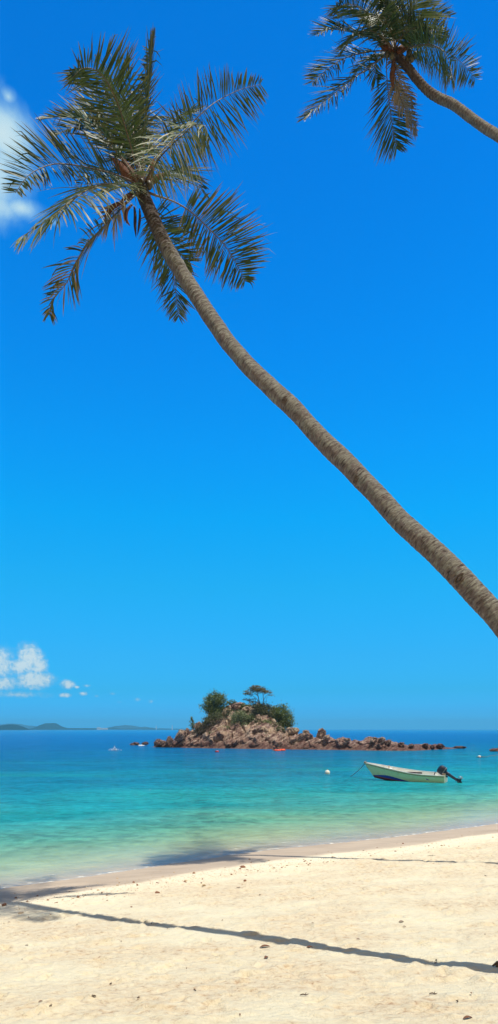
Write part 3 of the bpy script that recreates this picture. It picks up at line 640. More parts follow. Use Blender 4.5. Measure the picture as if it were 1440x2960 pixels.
for j, s in enumerate(sv):
    if s < 0: Yv = Yf+s*3.0; h = s*1.6+0*gpx
    elif s <= 1:
        Yv = Yf+s*Wd; dist = s*Wd
        led = np.minimum(hr*.8, 1.9+.5*fbm(Xc*.3, Xc*0, 3, 3)); k1 = sstep(dist, -.2, 1.6+.5*np.minimum(Wd/8, 1))
        k2 = np.clip((dist-1.2)/np.maximum(Wd-1.2, .4), 0, 1)
        h = led*k1+(hr-led)*(k2**.95)
    else: Yv = Yr+(s-1)*Wd*1.0+(s-1)*2; h = hr*(1-sstep(s, 1.0, 2.1))-.9*sstep(s, 1.7, 2.2)
    xw = (gpx-720)/F*Yf
    a = xw*.84+h*.54; b = -xw*.54+h*.84           # strata dip towards the right
    rid = 1-2*np.abs(fbm(a*.22, b*1.35+Yv*.35, 91, 4))*1.7
    big = fbm(xw*.33, Yv*.42, 95, 3)
    jag = fbm(xw*1.1+7, Yv*1.3+h*.7, 97, 4)
    env = np.clip(h/1.6+.25, 0.08, 1) if s >= 0 else .08
    small = np.clip(np.maximum(hr, .0)/3.2, .22, 1)
    IZ[j] = h+env*small*((rid-.55)*.42+big*.55+jag*.42)
    IX[j] = xw+env*(fbm(Yv*.9, h*1.2+xw*.5, 98, 3))*.5
    IY[j] = Yv+env*(fbm(xw*.8, h*1.1, 99, 3))*1.6
I = np.arange(IX.size).reshape(IX.shape)
tag(mesh_obj('island', np.stack([IX, IY, IZ], -1).reshape(-1, 3), np.stack([I[:-1, :-1], I[:-1, 1:], I[1:, 1:], I[1:, :-1]], -1).reshape(-1, 4), M_ROCK, smooth=False), kind='structure')
from mathutils.bvhtree import BVHTree
isl_bvh = BVHTree.FromPolygons([tuple(v) for v in np.stack([IX, IY, IZ], -1).reshape(-1, 3)], [tuple(q) for q in np.stack([I[:-1, :-1], I[:-1, 1:], I[1:, 1:], I[1:, :-1]], -1).reshape(-1, 4).tolist()])
def hit(px, py, dflt=112.0):
    """where the islet's face stands behind a spot"""
    d = P(px, py, 1.0)-Vector((0, 0, H)); d.normalize()
    loc, *_ = isl_bvh.ray_cast(Vector((0, 0, H)), d)
    return loc
def top_z(x, y):
    loc, *_ = isl_bvh.ray_cast(Vector((x, y, 40)), Vector((0, 0, -1))); return loc.z if loc else 0.0

import bmesh
def rock(px, py, Y, w_, h_, dp, label, seed, group=None, name='boulder', mat=None, jag=.35, lean=0):
    """px, py: middle of its foot; sizes in metres"""
    c = P(px, py, Y); bm = bmesh.new(); bmesh.ops.create_icosphere(bm, subdivisions=4, radius=1)
    V = np.array([v.co[:] for v in bm.verts]); Fc = [tuple(v.index for v in f.verts) for f in bm.faces]; bm.free()
    n1 = fbm(V[:, 0]*1.3+seed, V[:, 1]*1.3+V[:, 2]*1.1, seed, 3)+.8*np.abs(fbm(V[:, 0]*2.3+V[:, 2]*1.7, V[:, 1]*2.3-V[:, 2], seed+4, 3))+.35*fbm(V[:, 0]*6+V[:, 2]*4, V[:, 1]*6-V[:, 2]*3, seed+6, 3)
    V = V*(1+jag*2*n1)[:, None]; V[:, 2] = np.sign(V[:, 2])*np.abs(V[:, 2])**.8
    V[:, 0] += V[:, 2]*lean
    V = V*np.array([w_*.40, dp*.40, h_*.50]); V[:, 2] += h_*.36
    o = mesh_obj(name, V, Fc, mat or M_ROCK, smooth=False); o.location = c
    return tag(o, label, 'rock', group)
G = 'boulders standing along the islet'
def mpx(Y): return Y/F
def brock(px, pyt, pyb, wpx, label, seed, lean=0, Yoff=0, jag=.33):
    h_ = hit(px, pyb+2); Y = (h_.y if h_ else tb(wl_t, px) and F*H/(tb(wl_t, px)-HY)+3)+Yoff
    return rock(px, pyb, Y, wpx*mpx(Y), (pyb-pyt)*mpx(Y), wpx*mpx(Y)*.8, label, seed, G, lean=lean, jag=jag)
brock(458, 2133, 2158, 30, 'rounded brown boulder at the far left tip of the islet', 1)
brock(490, 2127, 2160, 22, 'tall grey topped boulder second from the left tip of the islet', 2)
brock(475, 2140, 2160, 26, 'low brown boulder between the two boulders at the islet left tip', 12)
brock(526, 2108, 2136, 34, 'jagged brown boulder at the left foot of the islet slope', 3, .3)
brock(541, 2105, 2120, 14, 'small pointed rock just above the left slope foot', 13)
brock(846, 2101, 2122, 36, 'wide brown boulder right of the bushy green tree', 4)
brock(884, 2109, 2124, 22, 'dark brown boulder in the middle of the right ridge', 5)
brock(893, 2116, 2134, 22, 'dark rounded boulder below the one in the middle of the right ridge', 6)
brock(874, 2118, 2134, 20, 'brown boulder low on the ridge right of the wide one', 16)
brock(929, 2104, 2132, 24, 'tall leaning boulder standing highest on the right ridge', 7, .25)
brock(943, 2122, 2142, 18, 'upright dark rock just right of the tall leaning boulder', 8, .2)
brock(1003, 2132, 2142, 20, 'low brown rock between the leaning boulder and the long ridge', 9)
brock(1080, 2129, 2146, 22, 'brown rock heap at the top left of the long low ridge', 10)
brock(1104, 2130, 2146, 19, 'brown rock heap right of centre on the long low ridge', 11)
brock(1122, 2137, 2152, 20, 'red brown rock on the right shoulder of the long low ridge', 14)
brock(1160, 2145, 2158, 19, 'dark brown rock where the low ridge steps down', 15)
brock(1191, 2150, 2160, 17, 'small brown rock in the dip of the low ridge', 17)
brock(1231, 2147, 2162, 19, 'dark pointed rock near the low right end of the islet', 18)
brock(1272, 2149, 2162, 27, 'rounded brown rock last but one at the right end of the islet', 19)
brock(1250, 2153, 2164, 16, 'brown rock between the last two big rocks of the right end', 22)
brock(1330, 2156, 2163, 32, 'flat brown rock at the very right tip of the islet', 20)
brock(686, 2030, 2048, 36, 'bare tan crag on the very top of the islet', 21, .2)
brock(712, 2042, 2054, 26, 'tan rock just right of the summit crag', 23, .1)
brock(655, 2048, 2066, 22, 'tan rock left below the summit crag', 24, -.1)
brock(752, 2034, 2050, 26, 'pinkish rock top behind the dark olive bush', 25)
brock(572, 2086, 2106, 22, 'steep brown rock on the left shoulder of the islet', 26, .3)
q = on_water(391, 2154); rock(391, 2155, q.y, 25*mpx(q.y), 10*mpx(q.y), 1.6, 'low brown rock standing alone in the sea, left one of the pair', 31, 'pair of rocks left of the islet')
q = on_water(418, 2153); rock(420, 2154, q.y, 20*mpx(q.y), 10*mpx(q.y), 1.6, 'low brown rock with white foam at its foot, right one of the pair', 32, 'pair of rocks left of the islet')
M_FOAM = simple('sea_foam', (.80, .84, .85), .6, .1, 3, .3)
mb = MB(); rr = random.Random(4)
for k in range(16):
    p = on_water(404+k*.9, 2154.5+rr.uniform(-.4, .8)); mb.ball(p+Vector((0, -.9, .02)), (rr.uniform(.1, .35), .15, rr.uniform(.04, .16)), 7, 5)
tag(mb.build('foam', M_FOAM), 'white foam breaking against the right one of the two small rocks', 'foam', kind='stuff')
q = on_water(1432, 2172); rock(1440, 2173, q.y, 58*mpx(q.y), 11*mpx(q.y), 2.0, 'long low brown reef rock cut by the right edge of the photo', 33, jag=.2)

# ------------------------------------------------------------------ trees and shrubs on the islet
def mat_foliage(name, lo, hi):
    m, n, out = material(name)
    at = n.node('ShaderNodeAttribute', attribute_name='tone'); s = n.node('ShaderNodeSeparateColor', {0: at.outputs['Color']})
    c = n.mix(s.outputs[0], lo, hi)
    b = n.node('ShaderNodeBsdfPrincipled', {'Base Color': c, 'Roughness': .5, 'Specular IOR Level': .35})
    t = n.node('ShaderNodeBsdfTranslucent', {'Color': n.mix(.4, c, (.14, .2, .03))})
    sh = n.node('ShaderNodeMixShader', {0: .2, 1: b, 2: t}); n.l.new(sh.outputs[0], out.inputs[0]); return m
M_F1 = mat_foliage('bush_green', (.038, .060, .014), (.22, .28, .070))
M_F2 = mat_foliage('bush_dark_olive', (.045, .050, .022), (.16, .165, .07))
M_F3 = mat_foliage('bush_grey_green', (.080, .105, .045), (.26, .30, .14))
M_F4 = mat_foliage('umbrella_crown', (.06, .055, .02), (.24, .20, .085))
M_TWIG = simple('bark_brown', (.10, .065, .045), .9, .3, 6, .3)
def leaves(name, blobs, count, size, mat, root, seed, flat=0.0, clump=.28, up=.3):
    r = np.random.default_rng(seed); V = []; C = []
    vol = np.array([b[3]*b[4]*b[5] for b in blobs]); vol = vol/vol.sum()
    ncl = max(12, count//26)
    cl = []
    for _ in range(ncl):
        b = blobs[r.choice(len(blobs), p=vol)]
        u = r.normal(size=3); u /= np.linalg.norm(u); rad = r.uniform(.45, 1.0)**.6*(1+.14*r.normal())
        cl.append((np.array(b[:3])+u*rad*np.array(b[3:6]), r.uniform(0, 1), clump*r.uniform(.6, 1.5)))
    for _ in range(count):
        p, tone, cr = cl[r.integers(ncl)]
        u = r.normal(size=3)*cr; u[2] *= (1-flat)*.8; p = p+u
        s = size*r.uniform(.6, 1.4)
        nr = r.normal(size=3)+np.array([0, 0, up*2]); nr /= np.linalg.norm(nr)
        a = np.cross(nr, r.normal(size=3)); a /= np.linalg.norm(a); b2 = np.cross(nr, a)
        V += [p-a*s, p-b2*s*.45, p+a*s, p+b2*s*.45]
        t = np.clip(tone*.7+r.uniform(0, .4), 0, 1); C += [(t, 0, 0)]*4
    q = np.arange(len(V)).reshape(-1, 4)
    return mesh_obj(name, local(V, root), q, mat, root, False, col=C)
def branches(name, root, paths, mat=None, n=5):
    mb = MB()
    for p, r0, r1 in paths:
        c = catmull(p, 10); mb.tube(c, np.linspace(r0, r1, 10), n)
    return mesh_obj(name, local(mb.v, root), mb.f, mat or M_TWIG, root)
def plant(name, label, cat, foot, Y, blobs, count, size, mat, seed, group=None, trunk_paths=None, part='crown', r0=.12, clump=.3, flat=0, nbr=9, dp=.8, up=.3):
    """foot and blobs in photo pixels (px, py, rx, ry) at depth Y"""
    f = P(foot[0], foot[1], Y); f.z = min(f.z, top_z(f.x, f.y)+.05) if top_z(f.x, f.y) > .3 else f.z
    root = tag(empty(name, f), label, cat, group)
    bw = []
    for b in blobs:
        c = P(b[0], b[1], Y+(b[4] if len(b) > 4 else 0)); bw.append((c.x, c.y, c.z, b[2]*mpx(Y), b[2]*mpx(Y)*dp, b[3]*mpx(Y)))
    leaves(part, bw, count, size, mat, root, seed, clump=clump, flat=flat, up=up)
    if trunk_paths is None:
        rr = random.Random(seed); trunk_paths = []
        for k in range(nbr):
            b = bw[rr.randrange(len(bw))]; e = Vector((b[0]+rr.uniform(-.6, .6)*b[3], b[1]+rr.uniform(-.6, .6)*b[4], b[2]+rr.uniform(-.3, .7)*b[5]))
            mid = f.lerp(e, .45)+Vector((rr.uniform(-.25, .25), 0, .25)); trunk_paths.append(([tuple(f-Vector((0, 0, .3))), tuple(mid), tuple(e)], r0*rr.uniform(.5, 1), r0*.15))
    else:
        trunk_paths = [([tuple(P(x, y, Y+d)) for x, y, d in pth], a, b_) for pth, a, b_ in trunk_paths]
    branches('trunk' if cat == 'tree' else 'stem', root, trunk_paths)
    return root
def dep(px, py, back=.6, dflt=118):
    h_ = hit(px, py); return (h_.y+back) if h_ else dflt
Y1 = dep(618, 2085, 2.5)
plant('tree', 'dense round green tree on the left shoulder of the islet', 'tree', (606, 2085), Y1, [(622, 2024, 26, 22), (638, 2036, 18, 24), (608, 2046, 18, 18), (624, 2056, 26, 16), (647, 2012, 8, 10), (595, 2028, 12, 9), (618, 2008, 10, 8), (590, 2046, 9, 6), (580, 2038, 7, 5), (588, 2053, 7, 4)], 7000, .15, M_F1, 41, 'trees on the islet', clump=.30,
      trunk_paths=[([(603, 2090, 0), (604, 2068, 0), (612, 2045, 0), (620, 2025, 0)], .22, .05), ([(603, 2066, 0), (596, 2056, 0), (586, 2046, 0)], .08, .03), ([(606, 2066, 0), (624, 2050, .5), (640, 2030, .5)], .12, .03), ([(604, 2060, 0), (592, 2040, 0), (582, 2036, 0)], .06, .02)])
plant('shrub', 'dark shadowy shrub under the round green tree on the left shoulder', 'shrub', (607, 2104), dep(606, 2096, .4), [(608, 2086, 20, 16), (597, 2100, 18, 12), (630, 2072, 16, 12), (585, 2110, 18, 8)], 3400, .13, M_F2, 42, 'shrubs on the islet', clump=.28)
plant('shrub', 'light green shrub on the slope left of the central bush', 'shrub', (636, 2080), dep(634, 2074, .3), [(630, 2068, 20, 9), (646, 2078, 18, 9)], 1000, .13, M_F1, 43, 'shrubs on the islet', clump=.22)
Y3 = dep(700, 2095, .8)
plant('shrub', 'broad grey green twiggy bush in the middle of the islet slope', 'shrub', (698, 2112), Y3, [(690, 2068, 24, 14), (708, 2082, 24, 18), (686, 2090, 22, 16), (702, 2102, 20, 12), (722, 2076, 12, 10)], 5400, .12, M_F3, 44, 'shrubs on the islet', clump=.3, nbr=16, r0=.06)
plant('shrub', 'small green shrub on the summit left of the crag', 'shrub', (668, 2038), dep(668, 2042, 1.0), [(668, 2031, 16, 6), (678, 2035, 10, 5)], 420, .13, M_F1, 45, 'shrubs on the islet', clump=.2)
plant('shrub', 'small green shrub on the summit right of the crag', 'shrub', (714, 2050), dep(714, 2054, .8), [(714, 2043, 14, 8), (722, 2050, 12, 8), (704, 2038, 8, 4)], 620, .13, M_F1, 46, 'shrubs on the islet', clump=.22)
Y5 = dep(752, 2070, 1.2)
plant('shrub', 'large dark olive bush under the umbrella shaped tree', 'shrub', (752, 2082), Y5, [(746, 2050, 18, 20), (764, 2054, 20, 18), (736, 2062, 12, 12), (778, 2060, 14, 16)], 4600, .13, M_F2, 47, 'shrubs on the islet', clump=.3)
Y6 = dep(812, 2100, 1.5, 118)
plant('tree', 'bushy green tree hanging over the right end of the hill', 'tree', (808, 2110), Y6, [(806, 2060, 28, 20), (826, 2076, 22, 22), (800, 2084, 24, 20), (818, 2096, 24, 14), (790, 2070, 16, 14), (838, 2090, 11, 10), (816, 2044, 14, 8)], 8000, .15, M_F1, 48, 'trees on the islet', clump=.32,
      trunk_paths=[([(806, 2114, 0), (808, 2095, 0), (812, 2070, 0)], .2, .05), ([(806, 2112, 0), (822, 2095, 0), (834, 2085, 0)], .12, .03), ([(806, 2110, 0), (796, 2085, 0), (790, 2066, 0)], .1, .03)])
plant('shrub', 'low dull green shrub on the slope below the umbrella tree', 'shrub', (784, 2098), dep(782, 2096, .3), [(772, 2090, 24, 9), (796, 2100, 22, 11), (756, 2084, 14, 8)], 1700, .12, M_F2, 49, 'shrubs on the islet', clump=.2)
plant('shrub', 'sprawling dark low shrub right below the bushy green tree', 'shrub', (818, 2114), dep(816, 2112, .3), [(812, 2110, 20, 6)], 450, .12, M_F2, 50, 'shrubs on the islet', clump=.2)
plant('shrub', 'slender upright bush standing alone at the left foot of the hill', 'shrub', (557, 2108), dep(557, 2112, 1.2, 118), [(555, 2080, 4, 9), (558, 2095, 8, 9), (552, 2088, 5, 6)], 620, .11, M_F1, 51, 'shrubs on the islet', clump=.14, r0=.05)
Y7 = Y5+.4
plant('tree', 'flat topped umbrella shaped tree with thin bare trunks on the summit', 'tree', (752, 2085), Y7, [(744, 1989, 22, 7), (758, 1997, 22, 7), (734, 1993, 14, 7), (776, 2001, 14, 4), (714, 2002, 9, 8), (726, 2006, 12, 5), (714, 2022, 12, 4), (722, 2028, 12, 4), (736, 2024, 6, 7), (784, 2008, 7, 2)], 4200, .10, M_F4, 52, 'trees on the islet', clump=.22, flat=.4, dp=1.0,
      trunk_paths=[([(764, 2078, 0), (758, 2050, 0), (750, 2030, 0), (746, 2010, 0), (742, 1992, 0)], .13, .05), ([(764, 2078, 0), (762, 2040, .2), (761, 2010, .2), (758, 1998, .2)], .09, .04), ([(752, 2034, 0), (742, 2020, 0), (728, 2010, 0), (716, 2004, 0)], .06, .02), ([(746, 2012, 0), (736, 2004, 0), (726, 1996, 0)], .05, .02), ([(761, 2026, 0), (770, 2012, 0), (782, 2005, 0)], .05, .015), ([(750, 2032, 0), (738, 2028, 0), (716, 2022, 0)], .05, .015), ([(770, 2060, 0), (772, 2035, 0), (770, 2020, 0), (778, 2010, 0)], .05, .015), ([(761, 2010, 0), (768, 2004, 0), (778, 2000, 0)], .04, .015)])
plant('shrub', 'brown half dry shrub covering the dark left slope above the ledge', 'shrub', (592, 2122), dep(592, 2116, .3), [(590, 2110, 28, 13), (614, 2100, 24, 13), (572, 2114, 18, 10), (640, 2094, 14, 10)], 2600, .12, mat_foliage('bush_brown', (.04, .028, .018), (.12, .085, .05)), 53, 'shrubs on the islet', clump=.25)
plant('shrub', 'dull olive shrub filling the gap between central bush and olive bush', 'shrub', (738, 2092), dep(738, 2086, .3), [(734, 2078, 14, 10), (750, 2086, 16, 8)], 900, .12, M_F2, 54, 'shrubs on the islet', clump=.22)
plant('shrub', 'olive shrub between the round left tree and the central bush', 'shrub', (660, 2074), dep(660, 2068, .3), [(656, 2060, 14, 10), (664, 2072, 12, 8)], 800, .12, M_F2, 55, 'shrubs on the islet', clump=.22)
# tufts of low scrub dotted on the slope
rr = random.Random(9)
for k, (x, y, w2, mt, lab) in enumerate([(655, 2104, 14, M_F3, 'small grey green tuft left below the central bush'), (742, 2096, 12, M_F3, 'small tuft on bare ground right of the central bush'), (612, 2118, 10, M_F2, 'small dark tuft low on the left slope'), (766, 2088, 14, M_F1, 'small green tuft at the foot of the olive bush'), (662, 2052, 16, M_F2, 'olive tuft between the left tree and the summit crag')]):
    plant('scrub_tuft', lab, 'shrub', (x, y+4), dep(x, y, .15), [(x, y, w2, 5)], 260, .10, mt, 60+k, 'scrub tufts on the islet', clump=.15, r0=.03, nbr=5)
# ------------------------------------------------------------------ skiff with a tilted outboard motor
def paint(name, c, rough=.4, stain=.3, sc=3):
    m, n, out = material(name)
    co = n.node('ShaderNodeTexCoord').outputs['Object']
    st = n.noise(n.scale(co, (1, 1, .35)), sc, 6, .65, .3)
    col = n.mix(n.m('MULTIPLY', n.smooth(st, .48, .72), stain), c, (c[0]*.45, c[1]*.42, c[2]*.36))
    b = n.node('ShaderNodeBsdfPrincipled', {'Base Color': col, 'Roughness': rough, 'Specular IOR Level': .4})
    n.l.new(b.outputs[0], out.inputs[0]); return m
M_HULL = paint('hull_cream_green', (.47, .60, .36)); M_IN = paint('hull_inside_white', (.74, .76, .72)); M_BLUE = paint('hull_blue', (.02, .05, .33), .4)
M_RED = paint('waterline_red', (.22, .05, .04), .6); M_GUN = paint('gunwale_grey_white', (.60, .60, .60)); M_WOOD = simple('weathered_wood', (.30, .20, .13), .8, .35, 8, .3)
M_BLK = simple('motor_black', (.018, .022, .045), .32, .3, 8, .05, .5); M_NAVY = simple('motor_navy', (.03, .05, .14), .4, .3, 8, .05); M_MET = simple('worn_metal', (.35, .34, .33), .4, .3, 10, .1, .5, .8)
M_ROPE = simple('grey_rope', (.13, .16, .20), .9, .3, 30, .3)
yaw = R(26); BL = 5.25
def bs_(s):  # half beam, sheer height, chine half, chine z, keel z, rake of the stem
    hb = .70*(1-s**3.2)**.72*(.93+.07*math.sin(math.pi*min(1, s*1.2)))
    sh = .50+.06*s+.60*s**2.6
    cb = hb*(.80-.35*s**2); cz = -.02+.34*s**3.5; kz = -.14+.30*s**5
    return max(hb, .012), sh, max(cb, .008), cz, kz
def xs_(s, z):
    return (s*4.45-.02)+(.85*max(0, (z+.15)/1.2)**1.0*s**5)
NSN = 34; rows = []; SS = [i/(NSN-1) for i in range(NSN)]
root = tag(empty('boat', (0, 0, 0)), 'small pale green open boat moored off the beach with its outboard motor tilted up', 'boat')
stern = on_water(1281, 2263); root.location = (stern.x+.30, stern.y+.45, 0.0); root.rotation_euler = (R(-5), 0, math.pi-yaw)
def section(s, inset=0.0):
    hb, sh, cb, cz, kz = bs_(s); hb = max(hb-inset, .004); cb = max(cb-inset, .003); cz += inset*.6; kz += inset*.9
    pts = []
    for y, z in [(-hb, sh), (-(hb*.62+cb*.38), sh*.66+cz*.34), (-(hb*.25+cb*.75), sh*.30+cz*.70), (-cb, cz), (-cb*.5, (cz+kz)/2-.01), (0, kz), (cb*.5, (cz+kz)/2-.01), (cb, cz), (hb*.25+cb*.75, sh*.30+cz*.70), (hb*.62+cb*.38, sh*.66+cz*.34), (hb, sh)]:
        pts.append((xs_(s, z)-(inset if s > .9 else 0), y, z))
    return pts
def loft(secs, cols=None, flip=False):
    n = len(secs[0]); V = [p for s in secs for p in s]; Fc = []
    for i in range(len(secs)-1):
        for j in (cols if cols is not None else range(n-1)):
            f = (i*n+j, i*n+j+1, (i+1)*n+j+1, (i+1)*n+j); Fc.append(f[::-1] if flip else f)
    return V, Fc
outer = [section(s) for s in SS]
V, Fc = loft(outer, [0, 1, 2, 7, 8, 9]); hull = mesh_obj('hull', V, Fc, M_HULL, root)
# bottom painted blue towards the bow and red aft
V, Fc = loft(outer, [3, 4, 5, 6]); mesh_obj('bottom', V, Fc, M_RED, root)
def band(s0, s1, k0, k1, mat, name, off=.004, parent=None, f=None):
    secs = []
    for i in range(20):
        s = s0+(s1-s0)*i/19; hb, sh, cb, cz, kz = bs_(s); r = []
        kk1 = k1*(f(i/19) if f else 1)
        for k in (k0, kk1):
            z = cz+(sh-cz)*k; y = cb+(hb-cb)*k; r.append((xs_(s, z)+(off if s > .95 else 0), y+off, z))
        secs.append(r)
    V = []; 
    for sgn in (1, -1): V += [(x, y*sgn, z) for r in secs for (x, y, z) in r]
    Fc = [(b+2*i, b+2*i+1, b+2*i+3, b+2*i+2) for b in (0, 40) for i in range(19)]
    return mesh_obj(name, V, Fc, mat, parent or root)
band(.42, .985, -.05, .30, M_BLUE, 'blue_stripe', f=lambda u: max(.04, math.sin(math.pi*u**1.6)**.8 if u < .75 else (1-u)/.25*.8+.15))
band(0.0, .97, -.04, .035, M_RED, 'waterline_stripe', off=.008)
inner = [section(s, .035) for s in SS[:-1]]; inner[0] = [(x+.04, y, z) for x, y, z in inner[0]]
V, Fc = loft(inner, flip=True); mesh_obj('inner_hull', V, Fc, M_IN, root)
mb = MB()
for sgn in (-1, 1): mb.tube([(xs_(s, bs_(s)[1]), sgn*max(bs_(s)[0]-.012, 0), bs_(s)[1]+.012) for s in SS], .026, 6)
mb.build('gunwale', M_GUN, root)
mb = MB()
for sgn in (-1, 1): mb.tube([(xs_(s, bs_(s)[1]-.06), sgn*(bs_(s)[0]+.006), bs_(s)[1]-.075) for s in SS], .012, 6)
mb.build('rubbing_strip', M_RED, root)
hb, sh, cb, cz, kz = bs_(0)
V = [(x, y, z) for x, y, z in outer[0]]+[(x+.04, y, z) for x, y, z in outer[0]]; n = 11
mesh_obj('transom', V, [tuple(range(10, -1, -1)), tuple(range(11, 22))]+[(i, (i+1) % n, (i+1) % n+n, i+n) for i in range(n)], paint('transom_cream', (.58, .62, .44), .5, .5), root, False)
for s, nm in ((.16, 'bench'), (.45, 'bench'), (.80, 'bow_deck')):
    hb, sh, cb, cz, kz = bs_(s); MB().box((xs_(s, .3), 0, sh-(.16 if nm == 'bench' else .12)), (.26 if nm == 'bench' else .34, 2*hb-.09, .03)).build(nm, M_IN, root, False, .006)
hb, sh, cb, cz, kz = bs_(.05); MB().box((.34, 0, .12), (.34, 1.1, .02)).build('floor_board', M_WOOD, root, False)
b = MB(); b.box((xs_(.46, .5), -.38, .50), (.95, .055, .10)); b.build('oar_plank', simple('maroon_board', (.045, .018, .03), .6, .3, 6, .1), root, False, .01)
b = MB(); b.box((xs_(.755, .5), .1, .62), (.30, .42, .24)).build('storage_box', simple('tan_board', (.42, .34, .26), .7, .2, 5, .1), root, False, .01)
MB().tube([(xs_(.80, .5), -.18, .36), (xs_(.80, .5), -.18, .98)], [.040, .032], 8).build('post', M_WOOD, root)
MB().box((xs_(1, 1.16)-.12, 0, 1.17), (.20, .14, .06)).box((xs_(1, 1.16)-.09, .0, 1.22), (.05, .30, .05)).build('bow_cleat', M_WOOD, root, False, .01)
MB().box((.06, .42, .57), (.12, .20, .09)).box((-.03, .40, .60), (.10, .07, .04)).build('corner_block', M_WOOD, root, False, .01)
# faded emblem on the side near the stern: a small leaping shape in blue and white
hb, sh, cb, cz, kz = bs_(.23)
def on_side(u, k, sgn, off=.006):
    h_, s_, c_, z_, _ = bs_(u); return (xs_(u, .2), sgn*(c_+(h_-c_)*k+off), z_+(s_-z_)*k)
def emblem(out, off, mat, sgn):
    V = [on_side(.235+a*.035, .48+b*.13, sgn, off) for a, b in out]; return mesh_obj('emblem', V, [tuple(range(len(V))) if sgn > 0 else tuple(range(len(V)-1, -1, -1))], mat, hull, False)
for sgn in (1, -1):
    emblem([(-1.15, -.5), (-.5, .2), (.1, .9), (.6, 1.1), (1.1, .5), (1.0, -.1), (.3, -.6), (-.6, -.9)], .008, M_IN, sgn)
    emblem([(-1.0, -.5), (-.4, .1), (.15, .65), (.6, .8), (.9, .4), (.6, 0), (0, -.5), (-.6, -.7)], .011, M_NAVY, sgn)
# --- outboard motor: a part of the boat, tilted clear of the water
mot = bpy.data.objects.new('outboard_motor', None); COL.objects.link(mot); mot.parent = root; mot.location = (-.06, 0, .56); mot.rotation_euler = (0, R(56), 0); mot.scale = (1.22, 1.22, 1.22)
def cap(rows, nseg=18):
    V = []
    for (z, rx, ry, cx) in rows:
        for k in range(nseg):
            a = 2*math.pi*k/nseg; ca, sa = math.cos(a), math.sin(a)
            V.append((cx+rx*math.copysign(abs(ca)**.7, ca), ry*math.copysign(abs(sa)**.7, sa), z))
    Fc = [(i*nseg+k, i*nseg+(k+1) % nseg, (i+1)*nseg+(k+1) % nseg, (i+1)*nseg+k) for i in range(len(rows)-1) for k in range(nseg)]
    Fc += [tuple(range(nseg-1, -1, -1)), tuple((len(rows)-1)*nseg+k for k in range(nseg))]; return V, Fc
MB().add(*cap([(.06, .11, .10, 0), (.10, .20, .15, -.02), (.16, .235, .17, -.03), (.34, .24, .175, -.03), (.44, .22, .165, -.02), (.50, .16, .12, -.01), (.52, .06, .05, 0)])).build('cowling', M_BLK, mot)
MB().add(*cap([(.155, .243, .178, -.03), (.18, .245, .180, -.03)])).build('cowling_band', M_MET, mot)
MB().add(*cap([(.08, .10, .09, -.02), (-.10, .085, .06, -.03), (-.30, .075, .045, -.03), (-.52, .07, .035, -.03), (-.62, .085, .03, -.04)])).build('leg', M_BLK, mot)
MB().box((-.09, 0, -.60), (.34, .20, .018)).build('cavitation_plate', M_NAVY, mot, False, .004)
MB().ball((-.05, 0, -.74), (.20, .06, .06), 12, 8).add(*cap([(-.62, .085, .03, -.05), (-.74, .09, .03, -.05), (-.90, .05, .012, -.02)])).build('gearcase', M_BLK, mot)
mb = MB()
for k in range(3):
    a = 2*math.pi*k/3; d = Vector((0, math.cos(a), math.sin(a))); e = Vector((0, -math.sin(a), math.cos(a))); c0 = Vector((-.27, 0, -.74))
    pts = [c0+d*.03+e*-.02, c0+d*.09+e*-.07+Vector((.02, 0, 0)), c0+d*.15+e*-.01, c0+d*.12+e*.06+Vector((-.03, 0, 0)), c0+d*.03+e*.03]
    V = [p+Vector((-.004, 0, 0)) for p in pts]+[p+Vector((.004, 0, 0)) for p in pts]
    mb.add(V, [tuple(range(5)), tuple(range(9, 4, -1))]+[(i, i+5, (i+1) % 5+5, (i+1) % 5) for i in range(5)])
mb.ball((-.27, 0, -.74), (.06, .03, .03), 8, 6).build('propeller', M_MET, mot)
MB().box((.12, .09, .0), (.05, .03, .30)).box((.12, -.09, .0), (.05, .03, .30)).box((.10, 0, -.02), (.05, .18, .10)).tube([(.16, .09, -.02), (.26, .09, -.02)], .012).tube([(.16, -.09, -.02), (.26, -.09, -.02)], .012).build('clamp_bracket', M_BLK, mot, False)
MB().tube([(.10, .05, .12), (.32, .06, .10), (.46, .05, .20), (.50, .03, .36), (.42, .0, .48), (.26, 0, .52)], .026, 8).build('tiller', M_BLK, mot)
MB().tube([(-.02, .10, -.2), (-.05, .16, -.55), (-.02, .18, -.8)], .006, 5).build('cable', M_ROPE, mot)
# mooring line from the bow down into the water
bow = Matrix.Translation(root.location) @ Matrix.Rotation(math.pi-yaw, 4, 'Z') @ Vector((xs_(1, 1.1)-.03, 0, 1.12))
e0 = on_water(1006, 2242); e0.z = -.1
pth = [bow, bow.lerp(e0, .3)+Vector((0, 0, -.12)), bow.lerp(e0, .65)+Vector((0, 0, -.14)), bow.lerp(e0, .9)+Vector((0, 0, -.08)), e0]
o = MB().tube(catmull([tuple(p) for p in pth], 24), .022, 6).build('mooring_rope', M_ROPE); tag(o, 'grey mooring rope running from the boat bow down into the water', 'rope')
lo = [bow+Vector((.02, -.05, 0)), bow+Vector((.10, -.15, -.28)), bow+Vector((.30, -.2, -.48)), bow+Vector((.55, -.30, -.42))]
o = MB().tube(catmull([tuple(p) for p in lo], 16), .016, 6).build('rope', M_ROPE); tag(o, 'slack end of rope looped from the boat bow along its pale side', 'rope')
